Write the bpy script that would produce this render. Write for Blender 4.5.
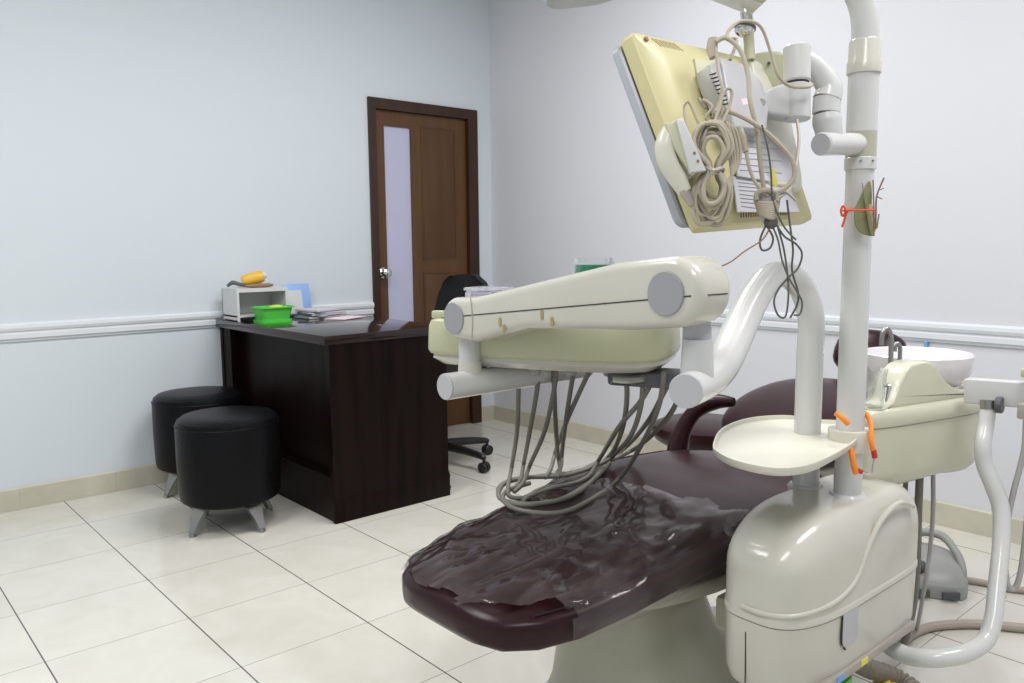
import bpy, bmesh, math, random
from mathutils import Vector, Matrix, noise
random.seed(4)
C = bpy.context.scene.collection
for o in list(bpy.data.objects): bpy.data.objects.remove(o)
sc = bpy.context.scene
PI = math.pi

# ------------------------------------------------------------------ camera
FPX = 811.93; PIT = .1161; ROL = -.010; YAW = .7166
CAM = Vector((-3.4503, -4.1112, 1.1442))
FW = Vector((math.sin(YAW)*math.cos(PIT), math.cos(YAW)*math.cos(PIT), -math.sin(PIT)))
_rt = Vector((math.cos(YAW), -math.sin(YAW), 0)); _up = _rt.cross(FW)
RT = math.cos(ROL)*_rt+math.sin(ROL)*_up; UP = -math.sin(ROL)*_rt+math.cos(ROL)*_up
cd = bpy.data.cameras.new('camera'); cam = bpy.data.objects.new('camera', cd); C.objects.link(cam)
cd.sensor_width = 36; cd.sensor_fit = 'HORIZONTAL'; cd.lens = FPX/1024*36; cd.clip_start = .05
m = Matrix.Identity(4)
for i in range(3): m[i][0] = RT[i]; m[i][1] = UP[i]; m[i][2] = -FW[i]; m[i][3] = CAM[i]
cam.matrix_world = m
sc.camera = cam

# ------------------------------------------------------------------ light
w = bpy.data.worlds.new('world'); sc.world = w; w.use_nodes = True
w.node_tree.nodes['Background'].inputs[0].default_value = (.8, .88, 1, 1)
w.node_tree.nodes['Background'].inputs[1].default_value = .3
def area(name, loc, rot, sx, sy, power, col):
    l = bpy.data.lights.new(name, 'AREA'); l.shape = 'RECTANGLE'; l.size = sx; l.size_y = sy
    l.energy = power; l.color = col
    o = bpy.data.objects.new(name, l); C.objects.link(o); o.location = loc; o.rotation_euler = rot
    return o
area('ceiling_tube_light', (-3.6, -1.9, 2.82), (0, 0, 0), 1.2, .6, 24, (1, .995, .99))
area('ceiling_tube_light', (-1.5, -1.9, 2.82), (0, 0, 0), 1.2, .6, 24, (1, .995, .99))
area('ceiling_tube_light', (-1.5, -4.0, 2.82), (0, 0, 0), 1.2, .6, 22, (1, .98, .98))
area('ceiling_tube_light', (-3.6, -4.3, 2.82), (0, 0, 0), 1.2, .6, 18, (1, .99, .98))
sc.view_settings.view_transform = 'Standard'; sc.view_settings.look = 'None'
sc.view_settings.gamma = 1; sc.view_settings.use_curve_mapping = False
sc.view_settings.exposure = 0.70

# ------------------------------------------------------------------ measuring helpers
def ray(u, v): return FW+(u-512)/FPX*RT+(341.5-v)/FPX*UP
def at(u, v, d): return CAM+d*ray(u, v)
def onp(u, v, ax, val):
    r = ray(u, v); return CAM+r*((val-CAM[ax])/r[ax])
def onx(u, v, x): return onp(u, v, 0, x)
def ony(u, v, y): return onp(u, v, 1, y)
def onz(u, v, z): return onp(u, v, 2, z)

# ------------------------------------------------------------------ materials
def mat(name, col, rough=.5, metal=0, spec=.5, coat=0, var=0, vscale=6, bump=0, bscale=40, alpha=1, trans=0, ior=1.45, emis=0):
    m = bpy.data.materials.new(name); m.use_nodes = True
    nt = m.node_tree; b = nt.nodes['Principled BSDF']
    b.inputs['Base Color'].default_value = (*col, 1); b.inputs['Roughness'].default_value = rough
    b.inputs['Metallic'].default_value = metal; b.inputs['Specular IOR Level'].default_value = spec
    b.inputs['Coat Weight'].default_value = coat; b.inputs['Transmission Weight'].default_value = trans
    b.inputs['IOR'].default_value = ior; b.inputs['Alpha'].default_value = alpha
    tc = nt.nodes.new('ShaderNodeTexCoord')
    if var:
        n = nt.nodes.new('ShaderNodeTexNoise'); n.inputs['Scale'].default_value = vscale; n.inputs['Detail'].default_value = 5
        nt.links.new(tc.outputs['Object'], n.inputs['Vector'])
        mx = nt.nodes.new('ShaderNodeMix'); mx.data_type = 'RGBA'
        mx.inputs[6].default_value = (*[c*(1-var) for c in col], 1); mx.inputs[7].default_value = (*[min(1, c*(1+var)) for c in col], 1)
        nt.links.new(n.outputs['Fac'], mx.inputs[0]); nt.links.new(mx.outputs[2], b.inputs['Base Color'])
    if bump:
        n = nt.nodes.new('ShaderNodeTexNoise'); n.inputs['Scale'].default_value = bscale; n.inputs['Detail'].default_value = 4
        nt.links.new(tc.outputs['Object'], n.inputs['Vector'])
        bp = nt.nodes.new('ShaderNodeBump'); bp.inputs['Strength'].default_value = bump; bp.inputs['Distance'].default_value = .01
        nt.links.new(n.outputs['Fac'], bp.inputs['Height']); nt.links.new(bp.outputs['Normal'], b.inputs['Normal'])
    return m
def nodes(m): return m.node_tree.nodes, m.node_tree.links, m.node_tree.nodes['Principled BSDF']

M = {}
M['wall'] = mat('wall paint', (.64, .69, .735), .75, var=.015, vscale=1.5, bump=.08, bscale=25)
M['wall_warm'] = mat('wall paint right', (.66, .665, .705), .75, var=.015, vscale=1.5, bump=.08, bscale=25)
M['ceil'] = mat('ceiling paint', (.8, .8, .8), .9, var=.01)
M['rail'] = mat('chair rail paint', (.70, .73, .77), .45, var=.03, vscale=8)
M['ivory'] = mat('ivory enamel plastic', (.57, .555, .49), .22, coat=.3, var=.05, vscale=5)
M['ivoryd'] = mat('aged ivory plastic', (.46, .45, .36), .3, var=.06, vscale=7)
M['white'] = mat('white enamel metal', (.62, .62, .61), .2, coat=.3, var=.02)
M['greyw'] = mat('grey white plastic', (.56, .56, .56), .3, var=.03)
M['cap'] = mat('grey end cap plastic', (.31, .31, .33), .45, var=.04)
M['capl'] = mat('light grey end cap', (.47, .47, .49), .4, var=.03)
M['green_ivory'] = mat('yellowed plastic', (.50, .51, .34), .3, var=.05, vscale=5)
M['yellow'] = mat('yellowed computer plastic', (.60, .55, .30), .38, var=.10, vscale=3)
M['yellowl'] = mat('pale yellowed plastic', (.56, .55, .40), .38, var=.05)
M['bezel'] = mat('silver grey plastic', (.42, .44, .49), .3, var=.03)
M['cusp'] = mat('spittoon ivory plastic', (.58, .575, .45), .25, coat=.3, var=.04, vscale=5)
M['cream'] = mat('cream tray plastic', (.66, .65, .55), .3, var=.03)
M['vinyl'] = mat('maroon vinyl', (.024, .006, .008), .30, coat=.0, spec=.30, var=.2, vscale=10, bump=.05, bscale=9)
M['vinyl_dark'] = mat('maroon piping', (.018, .006, .008), .4)
M['hose'] = mat('grey hose', (.19, .185, .155), .5, var=.1, vscale=20)
M['hosew'] = mat('pale grey hose', (.42, .41, .40), .5, var=.05)
M['hosep'] = mat('beige floor hose', (.40, .34, .29), .5, var=.08)
M['hosed'] = mat('drain hose', (.25, .215, .17), .5, var=.1)
M['cable'] = mat('beige cable', (.42, .37, .29), .5, var=.1, vscale=30)
M['cabled'] = mat('dark cable', (.10, .10, .09), .5, var=.2)
M['cablebr'] = mat('brown cable', (.25, .16, .09), .5)
M['chrome'] = mat('chrome', (.7, .7, .7), .12, metal=1)
M['steel'] = mat('brushed steel', (.34, .34, .32), .3, metal=1, var=.1)
M['porc'] = mat('porcelain', (.75, .72, .74), .1, coat=.5)
M['blackleather'] = mat('black leatherette', (.005, .005, .006), .34, spec=.14, var=.2, vscale=20, bump=.2, bscale=90)
M['black'] = mat('black plastic', (.012, .012, .012), .4, var=.2)
M['blackfab'] = mat('black mesh fabric', (.010, .010, .011), .8, var=.2, vscale=60, bump=.3, bscale=200)
M['grey'] = mat('grey plastic', (.33, .335, .32), .4, var=.12, vscale=12)
M['greyd'] = mat('dark grey plastic', (.09, .09, .10), .45, var=.1)
M['wplas'] = mat('white plastic', (.62, .63, .62), .35, var=.02)
M['paper'] = mat('paper', (.52, .52, .56), .8, var=.03)
M['paperpink'] = mat('pink paper', (.78, .62, .66), .8, var=.03)
M['papergrey'] = mat('grey printed paper', (.42, .41, .44), .7, var=.3, vscale=60)
M['blue'] = mat('blue plastic', (.28, .45, .82), .4, var=.05)
M['stickblue'] = mat('blue sticker', (.16, .36, .75), .4)
M['stickyel'] = mat('yellow sticker', (.75, .68, .10), .4)
M['green'] = mat('green plastic', (.08, .55, .06), .3, var=.1)
M['greenlt'] = mat('lime sachet', (.45, .65, .05), .4, var=.2, vscale=50)
M['teal'] = mat('teal plastic', (.01, .20, .16), .35, var=.1)
M['greend'] = mat('green liquid', (.02, .26, .12), .2)
M['yelbot'] = mat('amber yellow plastic', (.75, .45, .05), .35, var=.15, vscale=30)
M['yelbright'] = mat('bright yellow plastic', (.85, .65, .03), .4)
M['orange'] = mat('orange rubber', (.95, .26, .02), .4)
M['red'] = mat('red plastic', (.5, .03, .03), .4)
M['redtw'] = mat('orange red twine', (.75, .08, .03), .6)
M['leaf'] = mat('dry green leaf', (.20, .21, .10), .6, var=.3, vscale=25, bump=.3, bscale=60)
M['twig'] = mat('dry twig', (.22, .15, .10), .8, var=.3, vscale=40)
M['straw'] = mat('dry straw', (.45, .35, .22), .7, var=.2, vscale=40)
M['amber'] = mat('grout rust stain', (.35, .28, .12), .5)
M['glass_door'] = mat('frosted door glass', (.50, .50, .66), .25, var=.02)
M['inkgrey'] = mat('printed ink', (.35, .35, .42), .7)
M['strip'] = mat('worn grey metal strip', (.42, .38, .34), .4, metal=.3, var=.15, vscale=15)
M['plastic_clear'] = mat('clear plastic', (.85, .85, .95), .15, trans=.75, ior=1.2, alpha=.75)
M['glass'] = mat('clear glass', (.95, .98, .97), .03, trans=1, ior=1.3, alpha=.6)
M['rust'] = mat('dark gap', (.03, .03, .02), .8)

def wood(name, c1, c2, rough, axis, coat=0, spec=.5):
    m = mat(name, c1, rough, coat=coat, spec=spec); n, l, b = nodes(m)
    tc = n.new('ShaderNodeTexCoord'); mp = n.new('ShaderNodeMapping')
    s = [22, 22, 22]; s[axis] = 1.2; mp.inputs['Scale'].default_value = s
    nz = n.new('ShaderNodeTexNoise'); nz.inputs['Scale'].default_value = 1; nz.inputs['Detail'].default_value = 6
    r = n.new('ShaderNodeValToRGB'); r.color_ramp.elements[0].color = (*c1, 1); r.color_ramp.elements[1].color = (*c2, 1)
    r.color_ramp.elements[0].position = .35; r.color_ramp.elements[1].position = .75
    l.new(tc.outputs['Object'], mp.inputs['Vector']); l.new(mp.outputs[0], nz.inputs['Vector'])
    l.new(nz.outputs['Fac'], r.inputs[0]); l.new(r.outputs[0], b.inputs['Base Color'])
    return m
M['desk'] = wood('dark laminate', (.004, .002, .0018), (.013, .0055, .004), .40, 2, spec=.12)
M['desktop'] = wood('dark glossy laminate', (.010, .006, .005), (.022, .010, .008), .08, 1, coat=.25, spec=.4)
M['doorwood'] = wood('door brown wood', (.088, .038, .011), (.118, .052, .016), .35, 2)
M['doorpanel'] = wood('door panel wood', (.074, .032, .010), (.10, .044, .014), .35, 2)
M['framewood'] = wood('door frame wood', (.032, .013, .006), (.048, .019, .009), .35, 2)

# floor tiles
TX, TY, TS = -3.0263, -1.2155, .4
def tile_mat():
    m = mat('floor tile', (.70, .68, .60), .16, coat=.25); n, l, b = nodes(m)
    geo = n.new('ShaderNodeNewGeometry'); sp = n.new('ShaderNodeSeparateXYZ'); l.new(geo.outputs['Position'], sp.inputs[0])
    def math_(op, a, b_=None):
        q = n.new('ShaderNodeMath'); q.operation = op
        for i, x in enumerate((a, b_)):
            if x is None: continue
            if isinstance(x, (int, float)): q.inputs[i].default_value = x
            else: l.new(x, q.inputs[i])
        return q.outputs[0]
    def linemask(c, off, wd):
        q = math_('ADD', c, -off+40*TS); q = math_('DIVIDE', q, TS); f = math_('FRACT', q)
        d = math_('ABSOLUTE', math_('SUBTRACT', f, .5)); d = math_('SUBTRACT', .5, d)
        return math_('LESS_THAN', d, wd/TS)
    mxA = linemask(sp.outputs[0], TX, .0021); mxB = linemask(sp.outputs[1], TY, .0013)
    mk = math_('MAXIMUM', mxA, math_('MULTIPLY', mxB, .75))
    # per tile tint
    cx = math_('FLOOR', math_('DIVIDE', math_('ADD', sp.outputs[0], -TX+40*TS), TS))
    cy = math_('FLOOR', math_('DIVIDE', math_('ADD', sp.outputs[1], -TY+40*TS), TS))
    cb = n.new('ShaderNodeCombineXYZ'); l.new(cx, cb.inputs[0]); l.new(cy, cb.inputs[1])
    wn = n.new('ShaderNodeTexWhiteNoise'); l.new(cb.outputs[0], wn.inputs['Vector'])
    va = n.new('ShaderNodeVectorMath'); va.operation = 'MULTIPLY_ADD'; l.new(wn.outputs['Color'], va.inputs[0]); va.inputs[1].default_value = (9, 9, 9); l.new(geo.outputs['Position'], va.inputs[2])
    nz = n.new('ShaderNodeTexNoise'); nz.inputs['Scale'].default_value = 5; nz.inputs['Detail'].default_value = 7; nz.inputs['Distortion'].default_value = 1.2
    l.new(va.outputs[0], nz.inputs['Vector'])
    r = n.new('ShaderNodeValToRGB'); r.color_ramp.elements[0].position = .3; r.color_ramp.elements[1].position = .7
    r.color_ramp.elements[0].color = (.63, .61, .54, 1); r.color_ramp.elements[1].color = (.69, .675, .61, 1)
    l.new(nz.outputs['Fac'], r.inputs[0])
    mx = n.new('ShaderNodeMix'); mx.data_type = 'RGBA'; l.new(mk, mx.inputs[0]); l.new(r.outputs[0], mx.inputs[6]); mx.inputs[7].default_value = (.10, .095, .085, 1)
    l.new(mx.outputs[2], b.inputs['Base Color'])
    return m
M['tile'] = tile_mat()
def base_mat():
    m = mat('baseboard tile', (.60, .58, .47), .3); n, l, b = nodes(m)
    geo = n.new('ShaderNodeNewGeometry'); nz = n.new('ShaderNodeTexNoise'); nz.inputs['Scale'].default_value = 9; nz.inputs['Detail'].default_value = 6
    l.new(geo.outputs['Position'], nz.inputs['Vector'])
    r = n.new('ShaderNodeValToRGB'); r.color_ramp.elements[0].position = .3; r.color_ramp.elements[1].position = .7
    r.color_ramp.elements[0].color = (.50, .475, .38, 1); r.color_ramp.elements[1].color = (.58, .555, .46, 1)
    l.new(nz.outputs['Fac'], r.inputs[0]); l.new(r.outputs[0], b.inputs['Base Color'])
    return m
M['base'] = base_mat()
def wrap_mat():     # crinkled clear film over the vinyl
    m = bpy.data.materials.new('clear crinkled film'); m.use_nodes = True; nt = m.node_tree; n = nt.nodes; l = nt.links
    n.remove(n['Principled BSDF'])
    d = n.new('ShaderNodeBsdfDiffuse'); d.inputs[0].default_value = (.26, .21, .21, 1)
    g = n.new('ShaderNodeBsdfGlossy'); g.inputs['Roughness'].default_value = .10
    t = n.new('ShaderNodeBsdfTransparent'); mx = n.new('ShaderNodeMixShader'); m2 = n.new('ShaderNodeMixShader')
    geo = n.new('ShaderNodeNewGeometry'); mp = n.new('ShaderNodeMapping'); mp.inputs['Scale'].default_value = (4.5, 12, 7); mp.inputs['Rotation'].default_value = (0, 0, .5)
    nz = n.new('ShaderNodeTexNoise'); nz.inputs['Scale'].default_value = 1; nz.inputs['Detail'].default_value = 1.2; nz.inputs['Distortion'].default_value = 1.2
    l.new(geo.outputs['Position'], mp.inputs['Vector']); l.new(mp.outputs[0], nz.inputs['Vector'])
    r = n.new('ShaderNodeMapRange'); r.inputs[1].default_value = .3; r.inputs[2].default_value = .75; r.inputs[3].default_value = .06; r.inputs[4].default_value = .26
    l.new(nz.outputs['Fac'], r.inputs[0]); l.new(r.outputs[0], mx.inputs[0])
    bp = n.new('ShaderNodeBump'); bp.inputs['Strength'].default_value = .9; bp.inputs['Distance'].default_value = .012
    l.new(nz.outputs['Fac'], bp.inputs['Height']); l.new(bp.outputs[0], g.inputs['Normal'])
    fr_ = n.new('ShaderNodeFresnel'); fr_.inputs[0].default_value = 1.42; l.new(bp.outputs[0], fr_.inputs['Normal'])
    l.new(t.outputs[0], mx.inputs[1]); l.new(d.outputs[0], mx.inputs[2])
    l.new(fr_.outputs[0], m2.inputs[0]); l.new(mx.outputs[0], m2.inputs[1]); l.new(g.outputs[0], m2.inputs[2])
    l.new(m2.outputs[0], n['Material Output'].inputs['Surface'])
    return m
M['film'] = wrap_mat()

# ------------------------------------------------------------------ mesh helpers
def V(*a): return Vector(a)
def frame_of(axis, ref=None):
    z = Vector(axis).normalized(); ref = Vector(ref) if ref is not None else (V(0, 0, 1) if abs(z.z) < .9 else V(1, 0, 0))
    x = ref.cross(z).normalized(); return x, z.cross(x), z
def smooth_path(pts, n=6):
    P = [Vector(p) for p in pts]
    if len(P) < 3: return P
    out = []
    for i in range(len(P)-1):
        p0 = P[max(0, i-1)]; p1 = P[i]; p2 = P[i+1]; p3 = P[min(len(P)-1, i+2)]
        for k in range(n):
            t = k/n; t2 = t*t; t3 = t2*t
            out.append(.5*((2*p1)+(-p0+p2)*t+(2*p0-5*p1+4*p2-p3)*t2+(-p0+3*p1-3*p2+p3)*t3))
    out.append(P[-1]); return out
def lerp_list(L, t):
    x = t*(len(L)-1); i = min(int(x), len(L)-2); return L[i]+(L[i+1]-L[i])*(x-i)
class MB:
    def __init__(s): s.v = []; s.f = []
    def add(s, vs, fs):
        k = len(s.v); s.v += [Vector(v) for v in vs]; s.f += [[i+k for i in f] for f in fs]; return s
    def box(s, c, size, R=None, bev=0, seg=2):
        bm = bmesh.new(); bmesh.ops.create_cube(bm, size=1)
        for v in bm.verts: v.co = V(v.co.x*size[0], v.co.y*size[1], v.co.z*size[2])
        if bev: bmesh.ops.bevel(bm, geom=bm.edges[:], offset=bev, segments=seg, profile=.5, affect='EDGES')
        return s.take(bm, c, R)
    def take(s, bm, c=(0, 0, 0), R=None):
        bm.verts.ensure_lookup_table(); c = Vector(c); bm.verts.index_update()
        vs = [(R @ v.co if R else v.co)+c for v in bm.verts]
        s.add(vs, [[v.index for v in f.verts] for f in bm.faces]); bm.free(); return s
    def bb(s, a, b, bev=0, seg=2):
        a = Vector(a); b = Vector(b); d = b-a
        return s.box((a+b)/2, (abs(d.x), abs(d.y), abs(d.z)), None, bev, seg)
    def rings(s, R, cap=True, closed=False):
        n = len(R[0]); vs = [p for r in R for p in r]; fs = []
        m_ = len(R)
        for i in range(m_ if closed else m_-1):
            a = i*n; b = ((i+1) % m_)*n
            for j in range(n): fs.append([a+j, a+(j+1) % n, b+(j+1) % n, b+j])
        if cap and not closed: fs.append(list(range(n))[::-1]); fs.append([(m_-1)*n+j for j in range(n)])
        return s.add(vs, fs)
    def tube(s, pts, r, n=10, sm=6, cap=True, flat=1):
        P = smooth_path(pts, sm) if sm else [Vector(p) for p in pts]
        L = r if isinstance(r, (list, tuple)) else [r, r]
        T = [(P[min(i+1, len(P)-1)]-P[max(i-1, 0)]).normalized() for i in range(len(P))]
        x, y, _ = frame_of(T[0]); R = []
        for i, p in enumerate(P):
            x = (x-T[i]*x.dot(T[i])).normalized(); y = T[i].cross(x); rr = lerp_list(L, i/max(1, len(P)-1))
            R.append([p+x*math.cos(2*PI*j/n)*rr+y*math.sin(2*PI*j/n)*rr*flat for j in range(n)])
        return s.rings(R, cap)
    def cyl(s, a, b, r0, r1=None, n=24, bev=0):
        a = Vector(a); b = Vector(b); r1 = r0 if r1 is None else r1; L = (b-a).length
        pr = [(0, 0), (r0-bev, 0), (r0, bev), (r1, L-bev), (r1-bev, L), (0, L)] if bev else [(0, 0), (r0, 0), (r1, L), (0, L)]
        return s.lathe(pr, a, b-a, n)
    def lathe(s, prof, o=(0, 0, 0), axis=(0, 0, 1), n=32):
        x, y, z = frame_of(axis); o = Vector(o); R = []
        for r, h in prof:
            r = max(r, 1e-5)
            R.append([o+z*h+x*math.cos(2*PI*j/n)*r+y*math.sin(2*PI*j/n)*r for j in range(n)])
        return s.rings(R, True)
    def prism(s, pts, O, ex, ey, depth, bev=0, seg=3):   # outline in the plane ex,ey swept along ex x ey
        ex = Vector(ex).normalized(); ey = Vector(ey).normalized(); ez = ex.cross(ey); O = Vector(O)
        bm = bmesh.new(); a = [bm.verts.new((p[0], p[1], 0)) for p in pts]; f = bm.faces.new(a)
        r = bmesh.ops.extrude_face_region(bm, geom=[f]); ne = [e for e in r['geom'] if isinstance(e, bmesh.types.BMVert)]
        for v in ne: v.co.z += depth
        bmesh.ops.recalc_face_normals(bm, faces=bm.faces[:])
        if bev:
            ed = [e for e in bm.edges if abs(e.verts[0].co.z-e.verts[1].co.z) < 1e-6]
            bmesh.ops.bevel(bm, geom=ed, offset=bev, segments=seg, profile=.5, affect='EDGES')
        R = Matrix((ex, ey, ez)).transposed()
        return s.take(bm, O, R)
    def ellipsoid(s, c, rad, R=None, n=24, k=12, e=1):
        rings = []
        for i in range(k+1):
            t = -PI/2+PI*i/k; z = math.copysign(abs(math.sin(t))**e, math.sin(t)); q = abs(math.cos(t))**e
            rings.append([V(rad[0]*q*math.cos(2*PI*j/n), rad[1]*q*math.sin(2*PI*j/n), rad[2]*z) for j in range(n)])
        c = Vector(c); rings = [[(R @ p if R else p)+c for p in r] for r in rings]
        return s.rings(rings, True)
def rounded(wd, ht, r, n=5, cx=0, cy=0):
    out = []
    for (sx, sy, a0) in ((1, 1, 0), (-1, 1, PI/2), (-1, -1, PI), (1, -1, 3*PI/2)):
        for k in range(n+1):
            a = a0+PI/2*k/n; out.append((cx+sx*(wd/2-r)+r*math.cos(a), cy+sy*(ht/2-r)+r*math.sin(a)))
    return out
def smoothpoly(pts, n=4):
    P = [Vector((p[0], p[1], 0)) for p in pts]; N = len(P); out = []
    for i in range(N):
        p0, p1, p2, p3 = P[i-1], P[i], P[(i+1) % N], P[(i+2) % N]
        for k in range(n):
            t = k/n; t2 = t*t; t3 = t2*t
            q = .5*((2*p1)+(-p0+p2)*t+(2*p0-5*p1+4*p2-p3)*t2+(-p0+3*p1-3*p2+p3)*t3); out.append((q.x, q.y))
    return out
def build(name, mb, material, parent=None, smooth=True, ang=35, label=None):
    me = bpy.data.meshes.new(name)
    off = parent_loc(parent)
    me.from_pydata([v-off for v in mb.v], [], mb.f)
    bm = bmesh.new(); bm.from_mesh(me); bmesh.ops.remove_doubles(bm, verts=bm.verts[:], dist=1e-6)
    bmesh.ops.recalc_face_normals(bm, faces=bm.faces[:]); bm.to_mesh(me); bm.free()
    me.materials.append(material)
    if smooth:
        for p in me.polygons: p.use_smooth = True
        me.set_sharp_from_angle(angle=math.radians(ang))
    o = bpy.data.objects.new(name, me); C.objects.link(o)
    if parent: o.parent = parent
    if label: o['label'] = label
    return o
def parent_loc(p):
    t = Vector((0, 0, 0))
    while p: t += p.location; p = p.parent
    return t
def thing(name, label, cat, loc=(0, 0, 0), group=None):
    o = bpy.data.objects.new(name, None); o.empty_display_size = .05; C.objects.link(o); o.location = loc
    o['label'] = label; o['category'] = cat
    if group: o['group'] = group
    return o
def single(name, mb, material, label, cat, group=None, **k):
    o = build(name, mb, material, None, **k); o['label'] = label; o['category'] = cat
    c = Vector((0, 0, 0))
    for v in o.data.vertices: c += v.co
    c /= len(o.data.vertices)
    for v in o.data.vertices: v.co -= c
    o.location = c
    if group: o['group'] = group
    return o
def struct(name, mb, material, parent=None, **k):
    o = build(name, mb, material, parent, **k)
    if parent is None: o['kind'] = 'structure'
    return o
def copy_tree(o, parent=None):
    c = o.copy(); C.objects.link(c); c.parent = parent
    for ch in list(o.children): copy_tree(ch, c)
    return c

# ------------------------------------------------------------------ the room
XR = -.035; XL = -5.6; YB = -6.2; H = 2.9
struct('floor', MB().bb((XL-.1, YB-.1, -.06), (XR+.1, .1, 0)), M['tile'], smooth=False)
struct('ceiling', MB().bb((XL-.1, YB-.1, H), (XR+.1, .1, H+.06)), M['ceil'], smooth=False)
DX0, DX1, DZ = -.945, -.155, 2.0
wl = MB().bb((XL-.1, 0, 0), (DX0, .1, H)).bb((DX1, 0, 0), (XR+.1, .1, H)).bb((DX0, 0, DZ), (DX1, .1, H))
struct('wall_left', wl, M['wall'], smooth=False)
struct('wall_right', MB().bb((XR, YB-.1, 0), (XR+.1, 0, H)), M['wall_warm'], smooth=False)
struct('wall_back', MB().bb((XL-.1, YB-.1, 0), (XR+.1, YB, H)), M['wall'], smooth=False)
struct('wall_front', MB().bb((XL-.1, YB, 0), (XL, 0, H)), M['wall'], smooth=False)
def baseboard(name, a, b, nrm):      # run of tile skirting with seams every 40 cm
    a = Vector(a); b = Vector(b); L = (b-a).length; d = (b-a)/L; mb = MB(); k = 0; s = 0
    while s < L-.01:
        e = min(L, s+.4); p = a+d*(s+.0003); q = a+d*(e-.0003)
        mb.prism([(0, 0), (.012, 0), (.012, .094), (.009, .1), (0, .1)], p, nrm, (0, 0, 1), (q-p).length if Vector(nrm).cross(V(0, 0, 1)).dot(d) > 0 else -(q-p).length)
        s = e
    return struct(name, mb, M['base'], smooth=False)
baseboard('baseboard_left', (XL, 0, 0), (DX0, 0, 0), (0, -1, 0))
baseboard('baseboard_corner', (DX1, 0, 0), (XR, 0, 0), (0, -1, 0))
baseboard('baseboard_right', (XR, -.012, 0), (XR, YB, 0), (-1, 0, 0))
RP = [(0, .752), (.008, .752), (.010, .762), (.018, .766), (.018, .786), (.014, .789), (.014, .795), (.020, .800), (.024, .812), (.022, .826), (.012, .832), (0, .833)]
def rail(name, a, b, nrm, dz=0):
    a = Vector(a); b = Vector(b); d = b-a; L = d.length
    s = 1 if Vector(nrm).cross(V(0, 0, 1)).dot(d) > 0 else -1
    return struct(name, MB().prism([(x, z+dz) for x, z in RP], a, nrm, (0, 0, 1), s*L), M['rail'], ang=20)
rail('trim_left', (XL, 0, 0), (DX0-.005, 0, 0), (0, -1, 0))
rail('trim_right', (XR, 0, 0), (XR, YB, 0), (-1, 0, 0), -.005)

# door: frame, leaf, glass strip, knob
fr = MB().bb((DX0, -.018, 0), (DX0+.045, .10, DZ)).bb((DX1-.075, -.018, 0), (DX1, .10, DZ)).bb((DX0+.045, -.018, DZ-.06), (DX1-.075, .10, DZ))
df = struct('door_1', fr, M['framewood'], smooth=False)
lx0, lx1, lz = DX0+.047, DX1-.077, DZ-.062
gx0, gx1, gz0, gz1 = -.830, -.645, .30, 1.852
leaf = MB().bb((lx0, .012, .006), (gx0, .05, lz)).bb((gx1, .012, .006), (lx1, .05, lz)).bb((gx0, .012, .006), (gx1, .05, gz0)).bb((gx0, .012, gz1), (gx1, .05, lz))
lf = struct('door_leaf', leaf, M['doorwood'], df, smooth=False)
px0, px1 = -.56, -.325
for z0, z1 in ((1.08, 1.86), (.18, .98)):
    p = MB().bb((px0, -.001+.011, z0), (px1, .02, z1), bev=.002)
    struct('door_panel', p, M['doorpanel'], lf)
    q = MB()
    for a, b in (((px0-.014, z0-.014), (px1+.014, z0-.002)), ((px0-.014, z1+.002), (px1+.014, z1+.014)), ((px0-.014, z0-.002), (px0-.002, z1+.002)), ((px1+.002, z0-.002), (px1+.014, z1+.002))):
        q.bb((a[0], .009, a[1]), (b[0], .013, b[1]))
    struct('panel_moulding', q, M['doorpanel'], lf, smooth=False)
struct('door_glass', MB().bb((gx0, .024, gz0), (gx1, .034, gz1)), M['glass_door'], df, smooth=False)
kp = ony(383, 273, 0)
struct('door_knob', MB().lathe([(.0, 0), (.032, 0), (.032, .006), (.024, .012), (.012, .016), (.011, .03), (.024, .036), (.029, .046), (.028, .056), (.018, .064), (0, .066)], (kp.x+.005, .013, kp.z), (0, -1, 0)), M['chrome'], df)

# little blue wall plug above the chair rail line on right wall
pp = onx(927.5, 344, XR)
single('wall_plug', MB().bb(pp-V(.02, .006, .012), pp+V(0, .006, .012), bev=.002), M['stickblue'], 'tiny blue plug on the right wall under the moulding, behind the white bowl', 'wall plug')

# ------------------------------------------------------------------ desk
dx0, dx1, dy0, dy1 = -1.86, -1.268, -1.15, -.01
dk = thing('office_desk', 'dark brown laminate desk against the wall behind the black stools', 'desk', (-1.55, -.6, 0))
build('desk_top', MB().bb((dx0-.022, dy0-.008, .755), (dx1+.012, -.004, .793), bev=.003), M['desktop'], dk)
build('side_panel', MB().bb((dx0, dy0, .012), (dx1, dy0+.03, .755), bev=.001), M['desk'], dk, smooth=False)
build('side_panel', MB().bb((dx0, dy1-.03, 0), (dx1, dy1, .755), bev=.001), M['desk'], dk, smooth=False)
build('modesty_panel', MB().bb((dx0+.06, dy0+.03, .19), (dx0+.078, dy1-.03, .755)), M['desk'], dk, smooth=False)
build('plinth', MB().bb((dx0+.012, dy0+.03, .0), (dx0+.078, dy1-.03, .19), bev=.002), M['desk'], dk, smooth=False)
build('upright_strip', MB().bb((dx0+.004, dy1-.12, .19), (dx0+.06, dy1-.03, .755)), M['desk'], dk, smooth=False)
build('skirting', MB().bb((dx0+.004, dy0-.0015, .0), (dx1+.006, dy0+.02, .10), bev=.001), M['desk'], dk)
build('foot', MB().lathe([(.0, 0), (.022, 0), (.03, .03), (.02, .055), (.028, .085), (.02, .11), (0, .11)], (dx1+.005, dy0+.04, 0)), M['desk'], dk)

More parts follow.
